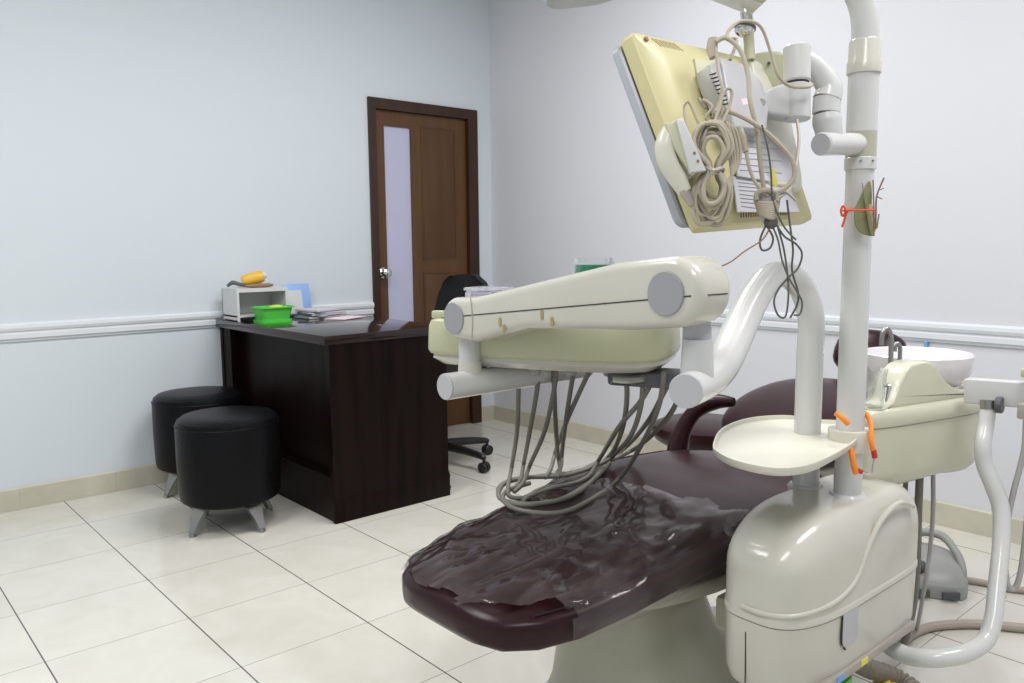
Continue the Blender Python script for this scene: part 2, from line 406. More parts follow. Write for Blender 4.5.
# things on the desk
DZT = .793
og = thing('plastic_organizer', 'small white open-fronted plastic desk organizer beside the wall on the dark desk', 'organizer', (-1.78, -.12, DZT))
ox0, ox1, oy0, oy1 = -1.862, -1.60, -.25, -.065
build('shell', MB().bb((ox0, oy0, DZT+.006), (ox0+.006, oy1, .945)).bb((ox1-.006, oy0, DZT+.006), (ox1, oy1, .945)).bb((ox0, oy1-.006, DZT+.006), (ox1, oy1, .945)).bb((ox0-.001, oy0, .945), (ox1+.001, oy1+.001, .953)).bb((ox0, oy0, DZT+.02), (ox1, oy1, DZT+.028)), M['wplas'], og, smooth=False)
for x in (ox0+.01, ox1-.01):
    for y in (oy0+.01, oy1-.01): build('foot', MB().cyl((x, y, DZT), (x, y, DZT+.022), .007, n=8), M['wplas'], og)
build('front_frame', MB().bb((ox0-.002, oy0-.004, DZT+.001), (ox0+.010, oy0, .954)).bb((ox1-.010, oy0-.004, DZT+.02), (ox1+.002, oy0, .954)).bb((ox0+.010, oy0-.004, .935), (ox1-.010, oy0, .954)).bb((ox0+.010, oy0-.004, DZT+.02), (ox1-.010, oy0, DZT+.03)), M['wplas'], og, smooth=False)
bt = thing('tape_roller', 'small yellow bottle with pale cap lying on top of the white organizer', 'bottle', (-1.74, -.15, .94))
bt.name = 'yellow_bottle'
b0 = V(-1.785, -.14, .985); b1 = V(-1.685, -.165, 1.010)
build('body', MB().tube([b0, b0+(b1-b0)*.2, b0+(b1-b0)*.8, b1], [.022, .030, .031, .027], n=16, sm=3), M['yelbot'], bt)
build('cap', MB().cyl(b1, b1+(b1-b0)*.16, .017, .014, n=16, bev=.002), M['wplas'], bt)
single('dark_clip', MB().tube([(-1.855, -.12, .962), (-1.83, -.13, .980), (-1.80, -.15, .970), (-1.77, -.19, .960)], [.006, .011, .010, .004], n=8), M['greyd'], 'dark grey clip lying left of the yellow bottle on the organizer', 'clip')
single('brown_pouch', MB().ellipsoid((-1.715, -.185, .9635), (.075, .022, .0105), e=.7), M['cablebr'], 'flat brown pouch lying under the yellow bottle on the organizer', 'pouch')
# green basket
gb = thing('green_basket', 'translucent green plastic basket full of lime packets on the desk', 'basket', (-1.69, -.38, DZT))
def basket(cx, cy, w1, d1, w2, d2, z0, h, t):
    def ring(wd, dp, z): return [V(cx+x, cy+y, z) for x, y in rounded(wd, dp, .02, 3)]
    return MB().rings([ring(w1-.02, d1-.02, z0+.001), ring(w1, d1, z0+.001), ring(w2, d2, z0+h), ring(w2+.014, d2+.014, z0+h), ring(w2+.014, d2+.014, z0+h-.006), ring(w2-2*t+.002, d2-2*t, z0+h-.006), ring(w1-2*t, d1-2*t, z0+t), ring(w1-.04, d1-.04, z0+t)])
gm = mat('green translucent', (.10, .62, .08), .25, alpha=.85, var=.05)
build('bowl', basket(-1.735, -.365, .135, .105, .165, .13, DZT, .075, .004), gm, gb)
build('rim', MB().prism([(x, y) for x, y in rounded(.158, .125, .02, 3)], (-1.735, -.365, DZT+.0), (1, 0, 0), (0, 1, 0), .012), M['green'], gb)
PKL = ['lime green packet at the left of the green basket', 'lime green packet sticking up highest in the middle of the basket', 'lime green packet at the right end of the basket', 'lime green packet at the front of the basket', 'lime green packet at the back of the basket']
for k, (x, y, z, a, s) in enumerate([(-1.755, -.38, .842, .4, .038), (-1.715, -.365, .853, -.3, .042), (-1.675, -.385, .846, .9, .038), (-1.70, -.40, .842, .1, .034), (-1.735, -.345, .846, 1.3, .034)]):
    single('lime_packet', MB().ellipsoid((x, y, z), (s*.9, s*.5, .020), Matrix.Rotation(a, 3, 'Z') @ Matrix.Rotation(.5*(-1)**k, 3, 'X'), n=12, k=8, e=.6), M['greenlt'], PKL[k], 'packet', 'packets in the green basket')
# picture frame leaning on the wall, papers
rx = Matrix.Rotation(math.radians(-12), 3, 'X')
pf = thing('photo_frame', 'light blue framed white card leaning against the wall on the desk', 'picture frame', (-1.46, -.06, DZT))
build('frame', MB().box((-1.45, -.062, DZT+.083), (.150, .008, .165), rx, .002), M['blue'], pf)
build('card', MB().box((-1.475, -.0705, DZT+.07), (.098, .003, .125), rx), M['wplas'], pf, smooth=False)
zz = DZT
for k in range(7):
    th = [.004, .006, .004, .012, .005, .004, .012][k]; a = random.uniform(-.25, .25)
    single('magazine' if k != 0 else 'document', MB().box((-1.44+random.uniform(-.015, .015), -.30+random.uniform(-.015, .015), zz+th/2), (.20, .15, th-.0006), Matrix.Rotation(a+.2, 3, 'Z'), .0008),
           M['papergrey'] if k % 2 else M['paper'],
           ['bottom sheet of the stack of papers on the desk', 'grey booklet second from the bottom of the desk paper stack', 'thin white booklet third from the bottom of the desk paper stack', 'thick grey booklet in the middle of the desk paper stack', 'white booklet just above the thick grey one in the desk stack', 'thin grey booklet just under the top of the desk paper stack', 'white booklet topmost on the desk paper stack'][k], 'booklet', 'papers stacked on the desk')
    zz += th
single('pink_paper', MB().box((-1.385, -.455, DZT+.0025), (.21, .12, .003), Matrix.Rotation(.5, 3, 'Z')), M['paperpink'], 'pale pink sheet of paper lying flat on the desk right of the stack', 'paper', smooth=False)

# ------------------------------------------------------------------ stools
def make_stool():
    t = thing('round_stool', '', 'stool', (0, 0, 0), 'black round stools by the desk')
    build('seat', MB().lathe([(0, .118), (.185, .118), (.198, .128), (.203, .15), (.206, .30), (.205, .43), (.198, .455), (.18, .468), (.12, .475), (0, .477)], n=48), M['blackleather'], t)
    build('piping', MB().tube([V(.2045*math.cos(a), .2045*math.sin(a), .436) for a in [2*PI*k/48 for k in range(49)]], .0028, n=6, sm=0), M['blackleather'], t)
    for a in (.25, PI/2+.25, PI+.25, 1.5*PI+.25):
        d = V(math.cos(a), math.sin(a), 0); s = V(-math.sin(a), math.cos(a), 0)
        P = [d*.10+V(0, 0, .118), d*.15+V(0, 0, .10), d*.178+V(0, 0, .05), d*.198+V(0, 0, .012)]
        wdt = [.055, .036, .020, .015]; R = []
        for p, q in zip(P, wdt): R.append([p+s*q+V(0, 0, .004), p+s*q*.9-d*.014-V(0, 0, .004), p-s*q*.9-d*.014-V(0, 0, .004), p-s*q+V(0, 0, .004)])
        build('leg', MB().rings(R).lathe([(0, 0), (.013, 0), (.014, .006), (.01, .014), (0, .014)], d*.192, (0, 0, 1), 12), M['steel'], t)
    return t
st = make_stool(); st.location = (-2.17, -.84, 0); st['label'] = 'black leatherette round stool nearer the camera, in front of the desk'
st2 = copy_tree(st); st2.location = (-2.07, -.235, 0); st2['label'] = 'black leatherette round stool against the wall, partly behind the other one'

# ------------------------------------------------------------------ office chair
oc = thing('office_chair', 'black swivel office chair with mesh back behind the desk', 'office chair', (-.95, -.66, 0))
cx, cy = -.97, -.66
build('gas_column', MB().cyl((cx, cy, .07), (cx, cy, .25), .026).cyl((cx, cy, .25), (cx, cy, .42), .016), M['black'], oc)
build('hub', MB().lathe([(0, .06), (.045, .06), (.05, .09), (.035, .12), (0, .12)], (cx, cy, 0)), M['black'], oc)
ctip = onz(492, 474, 0); ang0 = math.atan2(ctip.y-cy, ctip.x-cx)
for k in range(5):
    a = ang0+k*2*PI/5; d = V(math.cos(a), math.sin(a), 0); L = .31
    b_ = build('leg', MB().tube([V(cx, cy, .10)+d*.03, V(cx, cy, .098)+d*.15, V(cx, cy, .082)+d*(L-.02), V(cx, cy, .07)+d*L], [.026, .022, .017, .012], n=10), M['black'], oc)
    s = V(-d.y, d.x, 0)
    e = V(cx, cy, .028)+d*L
    build('caster', MB().cyl(e-s*.024, e-s*.004, .027, n=16, bev=.004).cyl(e+s*.004, e+s*.024, .027, n=16, bev=.004).cyl(e, e+V(0, 0, .05), .008, n=8), M['black'], b_)
build('seat', MB().ellipsoid((cx, cy, .46), (.25, .25, .045), e=.45), M['blackfab'], oc)
build('seat_mechanism', MB().bb((cx-.1, cy-.06, .40), (cx+.12, cy+.06, .43), bev=.01), M['black'], oc)
# back: curved slab, narrower towards top
R = []
for z, hw, xo in ((.50, .20, .20), (.56, .25, .215), (.66, .275, .235), (.78, .27, .245), (.90, .22, .25), (.97, .17, .25), (.998, .12, .25)):
    r_ = []
    for k in range(12): 
        t = -1+2*k/11; r_.append(V(cx+xo-.04*(t*t)+.02, cy+.07+hw*t, z-.012*t*t))
    for k in range(12):
        t = 1-2*k/11; r_.append(V(cx+xo-.04*(t*t)+.055, cy+.07+hw*t, z-.012*t*t))
    R.append(r_)
build('backrest', MB().rings(R), M['blackfab'], oc, ang=60)
build('back_bar', MB().tube([(cx+.1, cy, .41), (cx+.24, cy, .42), (cx+.30, cy, .52), (cx+.305, cy, .72)], [.02, .02, .018, .015], flat=.6), M['black'], oc)
for sy in (-1, 1):
    build('armrest', MB().tube([(cx+.02, cy+sy*.24, .43), (cx+.02, cy+sy*.28, .50), (cx+.0, cy+sy*.285, .62), (cx-.03, cy+sy*.285, .655), (cx-.14, cy+sy*.28, .655)], [.014, .014, .014, .02, .02], n=10), M['black'], oc)

# ------------------------------------------------------------------ dental chair
dc = thing('dental_chair', 'maroon vinyl reclining dental treatment chair in the foreground', 'dental chair', (-1.9, -2.9, 0))
XSH = .065
TAB = [(-2.645, .08, .458, .050), (-2.635, .135, .468, .075), (-2.610, .180, .474, .090), (-2.56, .222, .480, .098), (-2.48, .252, .486, .100), (-2.35, .270, .497, .100), (-2.2, .284, .515, .102), (-2.05, .296, .535, .105), (-1.9, .300, .549, .110), (-1.75, .292, .552, .118), (-1.6, .275, .547, .120), (-1.48, .25, .535, .115), (-1.42, .22, .525, .10), (-1.40, .18, .515, .08)]
TAB = [(a+(XSH if a < -2 else XSH*(a+1.4)/-.6), b*.95, c-.002, d-.022) for a, b, c, d in TAB]
def tab(x):
    for a, b in zip(TAB, TAB[1:]):
        if a[0] <= x <= b[0]:
            t = (x-a[0])/(b[0]-a[0]); return [a[i]+(b[i]-a[i])*t for i in range(1, 4)]
    return list(TAB[-1][1:] if x > 0 or x > TAB[-1][0] else TAB[0][1:])
def cyx(x): return -2.880+.012*min(1, max(0, (x+2.6)/.8))
def section(x, off=0, n=48, a0=0, a1=2*PI, closed=True, wr=0):
    hw, zt, th = tab(x); out = []
    cnt = n if closed else n+1
    for k in range(cnt):
        a = a0+(a1-a0)*k/n; c = math.cos(a); s = math.sin(a)
        e = .42
        y = (hw+off)*math.copysign(abs(c)**e, c); z = (th/2+off)*math.copysign(abs(s)**e, s)
        crown = .012*(1-(y/(hw+.01))**2) if s > 0 else 0
        p = V(x, cyx(x)+y, zt-th/2+z+crown*abs(s))
        if wr:
            q = V(p.x*6+p.y*4, p.y*16-p.x*6, p.z*14)
            g = (noise.noise(q)+.5*noise.noise(q*2.3+V(3, 1, 7)))
            if wr > .005: g = 1.1-2.2*abs(noise.noise(V(p.x*5+p.y*3, p.y*13-p.x*7, p.z*9)))+.6*noise.noise(V(p.x*22, p.y*22, p.z*30))-.45
            if wr > .005: g = max(g, -.30)
            if wr > .005: g += 1.1*max(0, abs(c)-.55)*noise.noise(V(p.x*26, p.y*5, p.z*12))
            out_d = V(0, c*.6, abs(s)**.5*(1 if s > 0 else -.2))
            p = p+out_d*(wr*(g+.35))
        out.append(p)
    return out
xs = [t[0] for t in TAB]; XS = []
for a, b in zip(xs, xs[1:]):
    k = max(1, int((b-a)/.03)); XS += [a+(b-a)*i/k for i in range(k)]
XS.append(xs[-1])
build('seat_cushion', MB().rings([section(x, wr=.002 if -2.3 < x < -1.45 else .0005) for x in XS]), M['vinyl'], dc, ang=70)
sm_ = MB()
for sgn in (-1, 1):
    P = [section(x)[5 if sgn > 0 else 19]+V(0, 0, .002) for x in XS if -2.5 < x < -1.45]
    sm_.tube(P, .0026, n=6, sm=0)
build('piping', sm_, M['vinyl_dark'], dc)
# crinkled clear film
X0 = TAB[0][0]+.004
fx = [X0+.06*(i/6)**1.5 if i < 6 else X0+.06+(i-6)*.012 for i in range(60)]
rows = []
for x in fx: rows.append(section(x, off=.007, n=110, a0=-.28, a1=PI+.28, closed=False, wr=.011))
n_ = len(rows[0]); vs = []
for i, r_ in enumerate(rows):
    for j, p in enumerate(r_):
        vs.append(p)
def xfront(u):       # u: 0 on the camera side ... 1 on the far side; the film leaves both nose corners bare
    k = 1-u
    v_ = .135*(1/(1+math.exp(-(k-.64)/.018)))+.05*(1/(1+math.exp(-(.30-k)/.02)))+.006*math.sin(k*40)
    return X0+v_
fs = [[i*n_+j, i*n_+j+1, (i+1)*n_+j+1, (i+1)*n_+j] for i in range(len(rows)-1) for j in range(n_-1) if fx[i] > xfront(1-j/(n_-1))-.001 and fx[i] < X0+.655+.025*math.sin(j*.09)+.01*math.sin(j*.33)]
build('plastic_cover', MB().add(vs, fs), M['film'], dc, ang=80, label='clear crinkled plastic film wrapped over the foot end')
# back rest, sloping up and away
def slab(x0, z0, x1, z1, hw0, hw1, th, cyv, n=10, e=.45, hws=None):
    R = []; d = V(x1-x0, 0, z1-z0); L = d.length; d.normalize(); nn = V(-d.z, 0, d.x)
    for i in range(n+1):
        t = i/n; edge = min(1, math.sin(PI*min(max(t, .015), .985))**.28); hw = (hw0+(hw1-hw0)*t if not hws else lerp_list(hws, t))*edge
        c = V(x0, cyv, z0)+d*L*t; h_ = th/2*min(1, math.sin(PI*min(max(t, .02), .98))**.35); r_ = []
        for k in range(32):
            a = 2*PI*k/32; cc = math.cos(a); s = math.sin(a)
            r_.append(c+V(0, 1, 0)*hw*math.copysign(abs(cc)**e, cc)+nn*h_*math.copysign(abs(s)**e, s))
        R.append(r_)
    return MB().rings(R)
build('backrest', slab(-1.42, .56, -1.00, .70, .26, .23, .10, -2.89, 16, e=.6), M['vinyl'], dc, ang=70)
build('backrest_shell', slab(-1.40, .50, -1.02, .64, .22, .19, .05, -2.89, 12), M['ivory'], dc, ang=70)
hr_c = at(869, 353, 2.62)
build('headrest_bar', MB().bb((-1.10, hr_c.y-.03, .68), (-.84, hr_c.y+.03, .70), bev=.006), M['steel'], dc)
build('headrest', MB().ellipsoid(hr_c, (.06, .115, .075), Matrix.Rotation(.5, 3, 'Y'), e=.7), M['vinyl'], dc, ang=70)
# arm rest on the far side
ar = [at(676, 466, 2.50), at(678, 448, 2.50), at(683, 430, 2.50), at(695, 412, 2.49), at(714, 402, 2.46), at(734, 402, 2.42)]
build('armrest', MB().tube(ar, [.036, .033, .027, .024, .025, .013], n=14, sm=6), M['vinyl'], dc)
# support plate, pedestal, base
sp_ = MB().prism(smoothpoly([(-2.28, -3.02), (-2.32, -2.9), (-2.28, -2.76), (-1.5, -2.72), (-1.3, -2.85), (-1.5, -3.10), (-2.0, -3.12)], 4), (0, 0, .385), (1, 0, 0), (0, 1, 0), .035, .008)
build('seat_frame', sp_, M['ivoryd'], dc)
def ring_e(cx_, cy_, rx_, ry_, z, n=40, e=.7):
    return [V(cx_+rx_*math.copysign(abs(math.cos(a))**e, math.cos(a)), cy_+ry_*math.copysign(abs(math.sin(a))**e, math.sin(a)), z) for a in [2*PI*k/n for k in range(n)]]
pd = MB().rings([ring_e(-1.86, -2.90, .40, .20, .03), ring_e(-1.87, -2.90, .385, .19, .07), ring_e(-1.95, -2.90, .27, .16, .14), ring_e(-2.00, -2.90, .21, .14, .22), ring_e(-2.01, -2.90, .18, .13, .30), ring_e(-2.01, -2.90, .15, .12, .36), ring_e(-2.01, -2.90, .12, .10, .387)])
build('pedestal', pd, M['ivoryd'], dc, ang=60)
build('base_plate', MB().rings([ring_e(-1.80, -2.90, .50, .25, 0), ring_e(-1.80, -2.90, .50, .25, .03), ring_e(-1.80, -2.90, .47, .23, .045)]), M['greyw'], dc)

# ------------------------------------------------------------------ second stool (dentist's stool)
ds = thing('dentist_stool', 'round maroon padded stool seat on a grey post, beyond the dental chair', 'stool', (-1.05, -2.3, 0))
sc_ = at(703, 430, 3.05)
build('seat', MB().lathe([(0, -.05), (.15, -.05), (.18, -.03), (.19, -.005), (.185, .02), (.15, .035), (0, .04)], sc_, (0, 0, 1), 40), M['vinyl'], ds)
build('column', MB().cyl((sc_.x, sc_.y, .06), (sc_.x, sc_.y, sc_.z-.045), .025), M['greyw'], ds)
for k in range(5):
    a = .4+k*2*PI/5; d = V(math.cos(a), math.sin(a), 0); p0 = V(sc_.x, sc_.y, .09)
    l_ = build('leg', MB().tube([p0+d*.02, p0+d*.13-V(0, 0, .01), p0+d*.24-V(0, 0, .03)], [.022, .018, .013], n=10), M['greyw'], ds)
    e = V(sc_.x, sc_.y, .027)+d*.24; s = V(-d.y, d.x, 0)
    build('caster', MB().cyl(e-s*.02, e+s*.02, .026, n=16, bev=.005), M['black'], l_)

# ------------------------------------------------------------------ dental unit housing
PX, PY = -1.8355, -3.324           # main pole
QX, QY = -1.84, -3.232          # arm post
un = thing('dental_unit', 'ivory side housing of the dental unit carrying two upright posts', 'dental unit', (-1.9, -3.3, 0))
BY0, BY1 = -3.400, -3.186; bx0, bx1 = -2.143, -1.612
HCX = -1.93; HCY = (BY0+BY1)/2
def plan(z, k=96, sl=0, sr=0, sy=0):      # round nose on the left, square shoulders on the right
    out = []
    for j in range(k):
        a = 2*PI*j/k; c = math.cos(a); s = math.sin(a); ry_ = HCY-BY0-sy
        if c < 0: x = HCX-(HCX-bx0-sl)*abs(c)**.80; y = HCY+ry_*math.copysign(abs(s)**.62, s)
        else: x = HCX+(bx1-HCX-sr)*abs(c)**.25; y = HCY+ry_*math.copysign(abs(s)**.25, s)
        out.append(V(x, y, z(x) if callable(z) else z))
    return out
def on_body(u, v, off=0):       # where the line of sight meets the housing's side wall
    r = ray(u, v); t = 1.1
    while t < 2.2:
        p = CAM+r*t; dx = p.x-HCX
        if dx < 0: q = (abs(dx)/(HCX-bx0))**(1/.80)
        else: q = (dx/(bx1-HCX))**(1/.25)
        w_ = abs(p.y-HCY)/(HCY-BY0)
        ex_ = 1/.62 if dx < 0 else 1/.25
        if q < 1 and q*q+w_**(2*ex_) < 1: return p
        t += .002
    return CAM+r*1.6
ZS = .443; zb = .318
TOPH = lambda x: .622-.022*max(0, (x+1.75)/.15)**2
rg = [plan(ZS), plan(.50), plan(.52, sl=.001)]
for k in range(1, 12):
    a = PI/2*k/11; rg.append(plan((lambda x, a=a: .52+(TOPH(x)-.52)*math.sin(a)), sl=.17*(1-math.cos(a)), sr=.035*(1-math.cos(a))**1.5+.01*(1-math.cos(a)), sy=.045*(1-math.cos(a))))
rg.append(plan(.622, sl=.2, sr=.15, sy=.09))
build('upper_cover', MB().rings(rg), M['ivory'], un, ang=50)
build('seam_band', MB().rings([plan(ZS-.012, sl=-.001, sy=-.001), plan(ZS-.010, sl=-.0025, sy=-.0025), plan(ZS-.001, sl=-.0025, sy=-.0025), plan(ZS+.003)]), M['ivory'], un)
build('lower_cover', MB().rings([plan(zb-.03, sl=.03, sr=.03, sy=.03), plan(zb-.026, sl=.01, sr=.012, sy=.01), plan(zb, sl=.002, sr=.004, sy=.002), plan(ZS-.014)]), M['ivory'], un, ang=50)
rp = [(913, 506), (899, 503), (882, 519), (869, 545), (858, 575), (846, 592), (827, 606), (795, 616), (765, 614), (742, 606)]
build('ridge', MB().tube([on_body(u, v) for u, v in rp], .0055, n=10, sm=6), M['ivory'], un)
build('front_panel_seam', MB().tube([on_body(746, 632)+V(0, .001, 0), on_body(746, 650)+V(0, .001, 0), on_body(745.5, 683)+V(0, .001, 0)], .0014, n=6, sm=2), M['rust'], un)
lp = on_body(848, 627)
build('sticker', MB().box(lp+V(.006, -.001, 0), (.062, .003, .066)), M['capl'], un, smooth=False, label='pale grey paper sticker')
build('cutout', MB().tube([lp+V(-.027, -.0012, .030), lp+V(-.027, -.0012, -.022), lp+V(-.010, -.0012, -.042)], .0020, n=6, sm=3), M['rust'], un)
build('bottom_strip', MB().bb((-2.07, BY0-.0035, zb-.022), (-1.66, BY0+.02, zb-.004), bev=.002), M['strip'], un)
for u, v, k in ((842, 642, 'stickblue'), (866, 625, 'stickyel')):
    q = ony(u, v, BY0-.004); q.z = zb-.012
    build('tag', MB().box(q, (.028, .002, .013)), M[k], un, smooth=False, label='blue tag' if k == 'stickblue' else 'yellow tag')
build('underframe', MB().bb((-1.98, -3.25, .30), (-1.75, -3.10, .37), bev=.01), M['ivoryd'], un)
build('outlet_base', MB().cyl((-1.9, -3.2, 0), (-1.9, -3.2, .30), .03), M['steel'], un)
for (x, y) in ((PX, PY), (QX, QY)):
    build('post_flange', MB().lathe([(.024, 0), (.039, 0), (.039, .008), (.033, .014), (.027, .015)], (x, y, .612)), M['white'], un)

# main pole -----------------------------------------------------------------
pl_ = thing('equipment_pole', 'tall grey-white pole rising from the dental unit and bending left at the top', 'pole', (PX, PY, .62))
def zat(v, x=PX, y=PY):        # height on the pole's axis seen at row v
    z0, z1 = 0., 2.5
    for _ in range(40):
        zm = (z0+z1)/2; q = V(x, y, zm)-CAM; vv = 341.5-FPX*q.dot(UP)/q.dot(FW)
        if vv > v: z0 = zm
        else: z1 = zm
    return z0
build('lower_tube', MB().cyl((PX, PY, .62), (PX, PY, zat(163)), .0280, .0270, n=40), M['white'], pl_)
build('ring', MB().cyl((PX, PY, zat(170)), (PX, PY, zat(158)), .0305, n=40, bev=.001), M['white'], pl_)
build('collar', MB().cyl((PX, PY, zat(158)), (PX, PY, zat(132)), .0292, n=40), M['ivoryd'], pl_)
build('middle_tube', MB().cyl((PX, PY, zat(132)), (PX, PY, zat(74)), .0292, n=40), M['white'], pl_)
build('sleeve', MB().lathe([(.029, 0), (.0325, 0), (.0325, zat(63)-zat(74)), (.0305, zat(61)-zat(74)), (.0295, zat(42)-zat(74)), (.0275, zat(40)-zat(74)), (.02, zat(40)-zat(74))], (PX, PY, zat(74)), n=40), M['ivory'], pl_)
zt = zat(40); tl = -RT
build('upper_tube', MB().tube([V(PX, PY, zt), V(PX, PY, zt+.03)-.001*RT, V(PX, PY, zt+.065)-.008*RT, V(PX, PY, zt+.10)-.026*RT, V(PX, PY, zt+.13)-.06*RT, V(PX, PY, zt+.145)-.12*RT, V(PX, PY, zt+.15)-.30*RT], .0262, n=24, sm=6), M['white'], pl_)
scw = MB()
for q in (-.012, .012): scw.cyl(V(PX, PY, zat(164))-RT*q*-1-FW*.032, V(PX, PY, zat(164))+RT*q-FW*.025, .002, n=8)
build('screw', scw, M['steel'], pl_)

# dental light at the top ----------------------------------------------------
lt = thing('dental_light', 'operating light head cut off by the top of the picture', 'dental lamp', at(748, 35, 1.62))
lq = at(735, -8, 1.62)
eL = (at(708, -2, 1.60)-at(765, 14, 1.62)).normalized(); 
hx = V(RT.x, RT.y, 0).normalized()*.93+V(0, 0, -.36); hx.normalize(); hy = V(FW.x, FW.y, 0).normalized(); hz_ = hx.cross(hy); 
Rl = Matrix((hx, hy, hz_)).transposed()
build('head_arm', MB().prism(rounded(.30, .075, .012), at(686, -25, 1.62)-hy*.04, hx, (-hy).cross(hx).normalized(), .08, .006), M['green_ivory'], lt)
build('head_underside', MB().prism(rounded(.29, .012, .005), at(680, -8, 1.62)-hy*.036, hx, (-hy).cross(hx).normalized(), .072, .002), M['white'], lt)
build('reflector', MB().prism(smoothpoly([(-.115, .03), (-.105, -.052), (-.04, -.056), (.03, -.042), (.07, -.01), (.09, .05), (0, .10), (-.10, .08)], 4), at(601, -37, 1.58)-hy*.07, RT, UP, -.14, .02), M['capl'], lt)
j0 = at(746, 12, 1.62); j1 = at(748, 26, 1.62); j2 = at(750, 55, 1.62)
build('swivel', MB().cyl(j0, j1, .012, n=16).ellipsoid(at(745, 29, 1.62), (.020, .020, .017)), M['chrome'], lt)
build('knurled_ring', MB().lathe([(.017, 0), (.021, 0), (.021, .006), (.017, .006)], at(745, 29, 1.62), (.3, -.1, 1)), M['greyd'], lt)
build('post', MB().cyl(j1, at(750, 60, 1.62), .0105, n=20), M['yellowl'], lt)

# ------------------------------------------------------------------ monitor arm
ma = thing('articulated_arm', 'grey-white jointed arm reaching left from the pole to the monitor', 'monitor arm', at(830, 130, 1.6))
pc = V(PX, PY, zat(144))
c0 = at(821, 144, 1.52)
build('pole_clamp', MB().cyl(pc-(c0-pc).normalized()*.0, c0, .0215, n=28, bev=.002), M['white'], ma)
build('clamp_cap', MB().cyl(c0, c0+(c0-pc).normalized()*.002, .0195, n=28), M['capl'], ma)
e0 = at(829, 141, 1.56)
build('lower_joint', MB().tube([e0+V(0, 0, -.02), e0+V(0, 0, .01), at(827, 122, 1.56), at(826, 114, 1.56)], [.020, .024, .027, .024], n=24, sm=4), M['greyw'], ma)
build('joint_collar', MB().cyl(at(826, 114, 1.56), at(827, 98, 1.56), .0255, n=24, bev=.001), M['white'], ma)
build('upper_joint', MB().tube([at(827, 99, 1.56), at(829, 88, 1.56), at(822, 76, 1.56), at(812, 65, 1.56), at(800, 58, 1.56)], [.0265, .0245, .022, .021, .020], n=24, sm=5), M['white'], ma)
build('pivot_cylinder', MB().cyl(at(797, 83, 1.54), at(797, 46, 1.54), .0252, n=32, bev=.004), M['white'], ma)
build('pivot_gap', MB().cyl(at(797, 86, 1.54), at(797, 82, 1.54), .022, n=32), M['rust'], ma)
build('pivot_base', MB().cyl(at(797, 120, 1.54), at(797, 85, 1.54), .0245, n=32, bev=.002), M['greyw'], ma)
bkt = [(762, 96), (775, 88), (795, 87), (797, 118), (775, 118), (763, 115), (758, 106)]
cpl = at(778, 103, 1.545)
def local(pts, c, d):
    return [((at(u, v, d)-c).dot(RT), (at(u, v, d)-c).dot(UP)) for u, v in pts]
build('bracket', MB().prism(smoothpoly(local(bkt, cpl, 1.545), 4), cpl-FW*.02, RT, UP, -.04, .006), M['greyw'], ma)
q = at(762, 102, 1.51)
build('bolt', MB().cyl(q, q+FW*.02, .0075, n=16, bev=.001), M['grey'], ma)

# ------------------------------------------------------------------ monitor
MC = V(-2.12, -3.2119, 1.3516); MW = .4237; MH = .3631
ex = V(.9948, .0898, .0471).normalized(); ey = V(-.0777, .3763, .9232); ey = (ey-ex*ey.dot(ex)).normalized(); ez = ex.cross(ey)
if ez.dot(FW) > 0: ez = -ez
def mp_(x, y, z): return MC+ex*x+ey*y+ez*z
mo = thing('monitor', 'yellowed flat monitor seen from behind, tilted and hanging on the arm', 'monitor', MC)
def mring(sx, sy, z, r=.009, ox=0, oy=0): return [mp_(ox+x, oy+y, z) for x, y in rounded(MW*sx, MH*sy, r, 4)]
build('back_shell', MB().rings([mring(1, 1, -.028), mring(1.005, 1.005, -.02), mring(1.0, 1.0, -.004), mring(.985, .985, .0), mring(.86, .82, .014, .03), mring(.74, .66, .018, .04)]), M['yellow'], mo, ang=25)
def bez(u):            # front frame, curved in profile
    return 0
br = []
for z, s in ((-.034, .985), (-.038, 1.0), (-.050, 1.0), (-.054, .985)): br.append(mring(s, s*.95, z, .018, 0, .010))
build('bezel', MB().rings(br), M['bezel'], mo, ang=30)
build('inner_frame', MB().rings([mring(.95, .95, -.036), mring(.95, .95, -.026)]), M['greyd'], mo)
build('screen', MB().rings([mring(.86, .84, -.0540), mring(.86, .84, -.0552)]), M['black'], mo)
vt = MB()
for k in range(7):
    a = mp_(-.164+k*.0112, .1715, .0040); b = mp_(-.160+k*.0118, .1500, .0136)
    vt.tube([a, b], .0009, n=6, sm=0)
build('vent_slots', vt, M['cablebr'], mo)
vt = MB()
for k in range(22):
    x = -.09+k*.009; vt.tube([mp_(x, -.171, .0045), mp_(x, -.158, .0105)], .0011, n=6, sm=0)
build('lower_vent_slots', vt, M['cablebr'], mo)
build('screw_hole', MB().cyl(mp_(-.189, .164, -.001), mp_(-.189, .164, .0095), .0045, n=14), M['cablebr'], mo)
# mounting plate outline, housing with vents
mh = [(707, 68), (722, 57), (748, 66), (757, 80), (765, 106), (765, 128), (748, 131), (724, 122), (715, 98)]
def mloc(pts, z):      # picture outline carried onto the plane z of the monitor
    out = []
    O = mp_(0, 0, z)
    for u, v in pts:
        r = ray(u, v); t = (O-CAM).dot(ez)/r.dot(ez); p = CAM+r*t-O; out.append((p.dot(ex), p.dot(ey)))
    return out
sg = 1 if ex.cross(ey).dot(ez) > 0 else -1
def mprism(pts, z, depth, bev=0, sm=0):
    L = mloc(pts, z+depth)
    if sm: L = smoothpoly(L, sm)
    return MB().prism(L, mp_(0, 0, z), ex, ey, sg*depth, bev)
build('mount_plate', mprism([(695, 58), (722, 62), (745, 130), (712, 112), (699, 84)], .016, .006, .001), M['yellowl'], mo)
build('mount_housing', mprism([(721, 57), (750, 66), (763, 84), (769, 110), (767, 130), (734, 127), (727, 90)], .022, .036, .004), M['capl'], mo)
